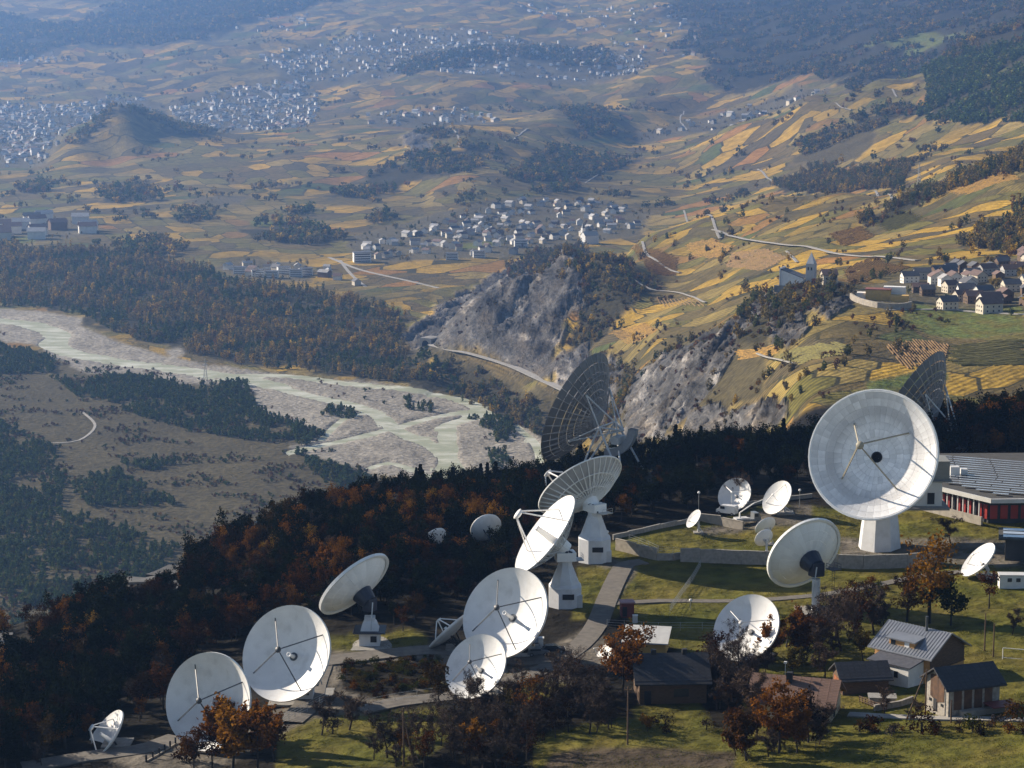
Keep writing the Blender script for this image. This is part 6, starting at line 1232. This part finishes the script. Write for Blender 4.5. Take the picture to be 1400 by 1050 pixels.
TL = [(318,1052,9.5,'orange','large rust-coloured oak covering the lower edge of the bush-hidden dish',1),(352,1056,8.5,'orange','second rust oak, just right of the large one before the round dish',2),(290,1056,6.5,'dusk','thin brown tree left of the rust oak before the round dish',0),
 (300,1030,7,'orange','lower orange bush in front of the large rust oak',0),(375,1040,6.5,'orange','orange bush at the right end of the rust cluster before the round dish',1),(335,1015,6,'orange','orange bush top showing against the round dish rim',2),(265,1050,5,'orange','small orange bush at the left end of the rust cluster',3),(640,1045,5.5,'orange','orange-brown bush in the lower thicket left of centre',0),(720,1040,5.5,'dusk','brown bush in the lower thicket at the pale field corner',1),(1090,1030,6,'orange','orange bush in front of the tiled house',2),(580,1050,5.5,'dusk','brown bush right of the braced pole',0),(440,1005,6.0,'bare','dark bare orchard tree at the edge of the small meadow',0),(478,998,6.5,'bare','bare orchard tree nearest the middle of the small meadow',1),(600,975,7.5,'dusk','brown-leaved tree in front of the medium dish',0),(640,985,7.5,'bare','spreading bare tree under the medium dish',2),
 (760,960,8.5,'bare','tall bare tree below the parked cars',3),(790,975,7.5,'bare','bare tree between the cars and the dark barn',1),(725,985,7,'dusk','brownish tree at the lower thicket left of the bare ones',1),(852,950,9,'orange','rust tree at the corner of the dark barn',3),(870,920,8.5,'dusk','tree standing against the roof of the dark barn',0),
 (1000,960,8,'bare','bare tree right of the dark barn',2),(1030,985,8.5,'bare','wide bare tree in front of the tiled house',0),(975,930,8,'dusk','brown tree between the dark barn and the sunken dish',1),(1010,915,7,'bare','grey bare tree before the sunken white dish',3),(1055,905,6.5,'orange','orange tree right of the sunken white dish',0),
 (1065,1030,9,'orange','broad rust tree covering the corner of the tiled house',3),(1020,1040,6.5,'orange','lower rust bush-like tree left of the broad rust one',0),(1105,1015,7.5,'dusk','brown tree before the cream wall of the tiled house',0),
 (1095,900,8,'orange','rust tree in the grove below the white post',1),(1120,905,10,'bare','tall bare tree in the grove left of the ochre house',3),(1150,890,10.5,'bare','tallest bare tree of the grove left of the ochre house',2),(1075,885,6.5,'gold','small golden tree at the edge of the grove',0),(1170,880,9.5,'dusk','dark brown tree of the grove nearest the ochre house',1),(1130,870,9,'bare','bare tree just below the slab of the white post',1),(1195,868,9,'bare','bare tree behind the ridge of the ochre house',0),
 (1270,852,15,'gold','tall golden tree with dark trunk behind the ochre house',2),(1240,850,10,'gold','golden tree left of the tall golden one',1),(1300,855,8,'green','yellow-green tree right of the tall golden one',0),(1352,832,6.5,'dusk','small dark round tree beside the orchard dish',0),(1384,868,4.5,'bare','small bare fruit tree on the meadow by the poles',0),(1300,745,6,'bare','bare shrub tree in the station yard',1),
 (1180,905,5,'green','green shrub tree left of the wooden shed',1),(1128,930,6,'bare','bare fruit tree behind the tiled roof',0),(1085,925,4.5,'green','yellow-green fruit tree behind the tiled roof',2),
 (885,760,0.1,'bare','',0),(1016,690,6.5,'bare','bare bush tree before the small grey dish',2),(560,672,9,'gold','golden tree standing out at the forest edge by the river',0),(430,768,7,'gold','golden tree on the dark slope above the rear-facing dish',1),(446,790,6,'orange','orange tree on the dark slope beside the golden one',1),
 (885,1000,2.8,'gold','tiny bright yellow sapling on the lawn before the dark barn',0),(1250,992,4.0,'bare','bare shrub beside the slanting pole',2),(1210,978,4.5,'bare','leafless fruit tree in the garden of the ochre house',1),(940,655,11,'conifer','dark conifer rising behind the upper lawn lamp',0),(1130,650,13,'conifer','tall dark conifer touching the edge of the stained dish',1),
 (470,985,2.0,'green','',0)]
for a in TL:
    if a[4]: tree(*a)
for px, py, s_, k, lb in [(455,1003,1.0,2,'small dark bush between the two orchard trees'),(255,1040,1.5,0,'low rust bush at the black posts'),(1190,1000,1.3,0,'rusty bush at the lane below the shed'),(1330,1000,1.2,1,'olive bush below the stone barn'),(1260,1003,1.4,3,'reddish bush between lane and field before the stone barn'),(1390,985,1.5,1,'hedge bush at the right end of the lane'),(700,968,1.5,1,'green bush below the white pedestal'),(590,925,1.3,0,'orange bush at the gravel road bend')]:
    bush(px, py, s_, k, lb)
# --- woods that read as masses
def keep_off(P, r=5.5):
    bases = np.array([[o.location.x, o.location.y] for o in bpy.data.objects if o.parent is None and o.get('category') in ('antenna', 'building', 'hut', 'barn', 'house', 'shed', 'car', 'van', 'lorry', 'container') and o.location.y < 760])
    P = clear_view(P, 5.0)
    d2 = np.min(np.hypot(P[:, 0][:, None]-bases[:, 0], P[:, 1][:, None]-bases[:, 1]), axis=1); return P[d2 > r]
PROT = [((570,718,612,748), 524), ((640,698,690,748), 533), ((585,833,640,885), 450), ((436,748,535,888), 463), ((975,652,1030,690), 574), ((1034,655,1080,750), 520), ((1312,738,1362,800), 505), ((335,828,448,965), 420), ((218,894,350,1010), 398), ((110,970,175,1045), 398), ((700,676,790,780), 492), ((935,694,960,724), 560)]
def clear_view(P, hmax=6.0):
    """thin the wood where the photograph looks straight at an antenna"""
    k = np.ones(len(P), bool); x, y1 = to_px(P[:, 0], P[:, 1], P[:, 2]); _, y0 = to_px(P[:, 0], P[:, 1], P[:, 2]+hmax)
    for (a, b, c, d_), Yd in PROT: k &= ~((P[:, 1] < Yd+1) & (x > a-14) & (x < c+14) & (y0 < d_-8) & (y1 > b))
    return P[k]
def off_roads(P, paths, r):
    k = np.ones(len(P), bool)
    for pp in paths:
        w_ = smooth_path([wp(a, b)[:2] for a, b in pp], 2.0); k &= np.min(np.hypot(P[:, 0][:, None]-w_[:, 0], P[:, 1][:, None]-w_[:, 1]-3.0), axis=1) > r
    return P[k]
LEFT = [[(-150,885),(0,868),(60,862),(150,845),(250,790),(330,745),(440,700),(560,690),(720,690),(735,705),(640,770),(560,820),(520,840),(440,850),(420,835),(330,870),(300,890),(235,930),(215,1000),(170,1005),(120,1015),(60,1050),(-150,1060)]]
P = pts_in(LEFT, 1150, 330., 22, -.36, 301); P = off_roads(keep_off(P, 7), [r_[0] for r_ in FGR], 4.5)
t = fbm(P[:, 0]/30, P[:, 1]/30, 3, 305)+rng.normal(size=len(P))*.12
print('left wood', len(P))
k1 = t < -.15; k2 = t > .20; k3 = ~k1 & ~k2
scatter('autumn_oak_wood', P[k3], rng.uniform(.5, 1.0, k3.sum()), JN['rust']+JN['dusk']+JN['bare'][:2]+JN['dark'], 'rust-brown oak scrub covering the dark slope'); scatter('backlit_toned_wood', P[k1], rng.uniform(.22, .46, k1.sum())*1.5, JN['dark']+JN['green'][:1]+JN['bare'][:1], 'round trees coloured backlit-dark among the oak scrub of the slope'); scatter('golden_scrub', P[k2], rng.uniform(.45, .85, k2.sum()), JN['gold']+JN['rust'][:2]+JN['green'][:1], 'golden and orange scrub patches on the slope')
def wscatter(name, x0, x1, y0, y1, n_, protos, s0, s1, label, cond=None, r=6):
    X = rng.uniform(x0, x1, n_); Y = rng.uniform(y0, y1, n_)
    P = np.column_stack([X, Y, HT(X, Y)])
    if cond is not None: P = P[cond(P)]
    P = keep_off(P, r); return scatter(name, P, rng.uniform(s0, s1, len(P)), protos, label)
edge = lambda P: (P[:, 1] > 655+ .25*np.abs(P[:, 0]-20)*0+np.where(P[:, 0] > 95, -15, 0))
wscatter('station_back_wood', -40, 112, 650, 745, 900, JN['conifer'][:2]+JN['dark']+JN['dark']+JN['rust'][:1], .5, .95, 'conifers and round trees coloured backlit-dark, closing the station plateau', lambda P: P[:, 1] > 636+np.clip((20-P[:, 0])*.3, 0, 30)+12*fbm(P[:, 0]/20, P[:, 1]/20, 2, 311))
wscatter('ridge_wood', 112, 250, 615, 760, 1350, JN['dark']+JN['rust']+JN['dusk'], .7, 1.25, 'dark mixed wood on the knoll behind the station building', lambda P: P[:, 1] > 622)
BACK = [[(836,716),(880,708),(930,700),(958,690),(980,672),(1040,668),(1110,662),(1110,645),(830,665),(740,690),(700,700),(690,730),(745,745),(800,722)],[(560,690),(740,672),(735,700),(690,712),(700,745),(740,760),(720,790),(690,790),(640,770),(560,820)],[(560,820),(640,770),(700,785),(692,800),(650,825),(600,832),(585,845),(545,872),(535,850)]]
P = keep_off(pts_in(BACK, 700, 330., 15, -.36, 315), 6.5); scatter('plateau_scrub', P, rng.uniform(.4, .8, len(P)), JN['dark']+JN['rust']+JN['dusk']+JN['dark'], 'dark scrub wood between the ribbed dish and the forest edge')
P = pts_in([[(468,908),(590,900),(622,915),(600,937),(520,957),(468,945)]], 2600, 330., 5, -.4, 317); scatter('green_bank', P, rng.uniform(.35, .7, len(P)), [BUSH[1], BUSH[1], BUSH[0]], 'green bramble bank below the white pedestal with blue skirt')
TH_ = [[(500,1035),(600,1000),(680,985),(760,965),(830,970),(850,1000),(740,1015),(700,1055),(470,1058)],[(690,945),(800,930),(870,960),(800,985),(700,975)],[(960,905),(1050,890),(1060,935),(1000,985),(950,960)],[(1075,880),(1230,835),(1180,885),(1100,915)],[(990,1000),(1130,1000),(1120,1030),(1000,1045)]]
P = keep_off(pts_in(TH_, 900, 330., 12, -.35, 321), 4.5); scatter('bare_thicket', P, rng.uniform(.35, .8, len(P)), JN['bare']+JN['dusk']+JN['bare']+BUSH[2:], 'tangled leafless thicket along the lower edge')
P = keep_off(pts_in([[(1165,990),(1400,992),(1430,1000),(1400,1008),(1170,1012)],[(1020,830),(1090,845),(1080,870),(1040,860)],[(870,985),(980,990),(985,1003),(870,1005)],[(620,985),(720,960),(720,990),(640,1005)],[(1160,800),(1240,790),(1250,830),(1170,840)]], 900, 330., 6, -.2, 331), 3.5)
scatter('low_shrubs', P, rng.uniform(.35, .8, len(P)), BUSH, 'low hedge shrubs along banks and lanes')
# --- grass blades and litter in the foreground lawns
gr_ = []
rg = np.random.default_rng(5)
c = np.column_stack([rg.uniform(-1.3, 1.3, (60, 2)), np.full(60, .0)]); v, f = quads(c, .08, rg, .5)
tuft = np_mesh('grass_tuft', [(v, f, 0)], [leaf_mat('grass_blades', [((.09, .095, .014), 3), ((.115, .105, .02), 3), ((.07, .08, .013), 2), ((.14, .11, .035), 1)], .9, .3)])
P = pts_in(FGRASS+[[(1000,1040),(1200,1005),(1430,1005),(1430,1060),(980,1060)]], 1500, 330., 9, -.35, 341)
scatter('grass', P, rng.uniform(.6, 1.5, len(P)), [tuft], 'short autumn grass of the station lawns and meadows')
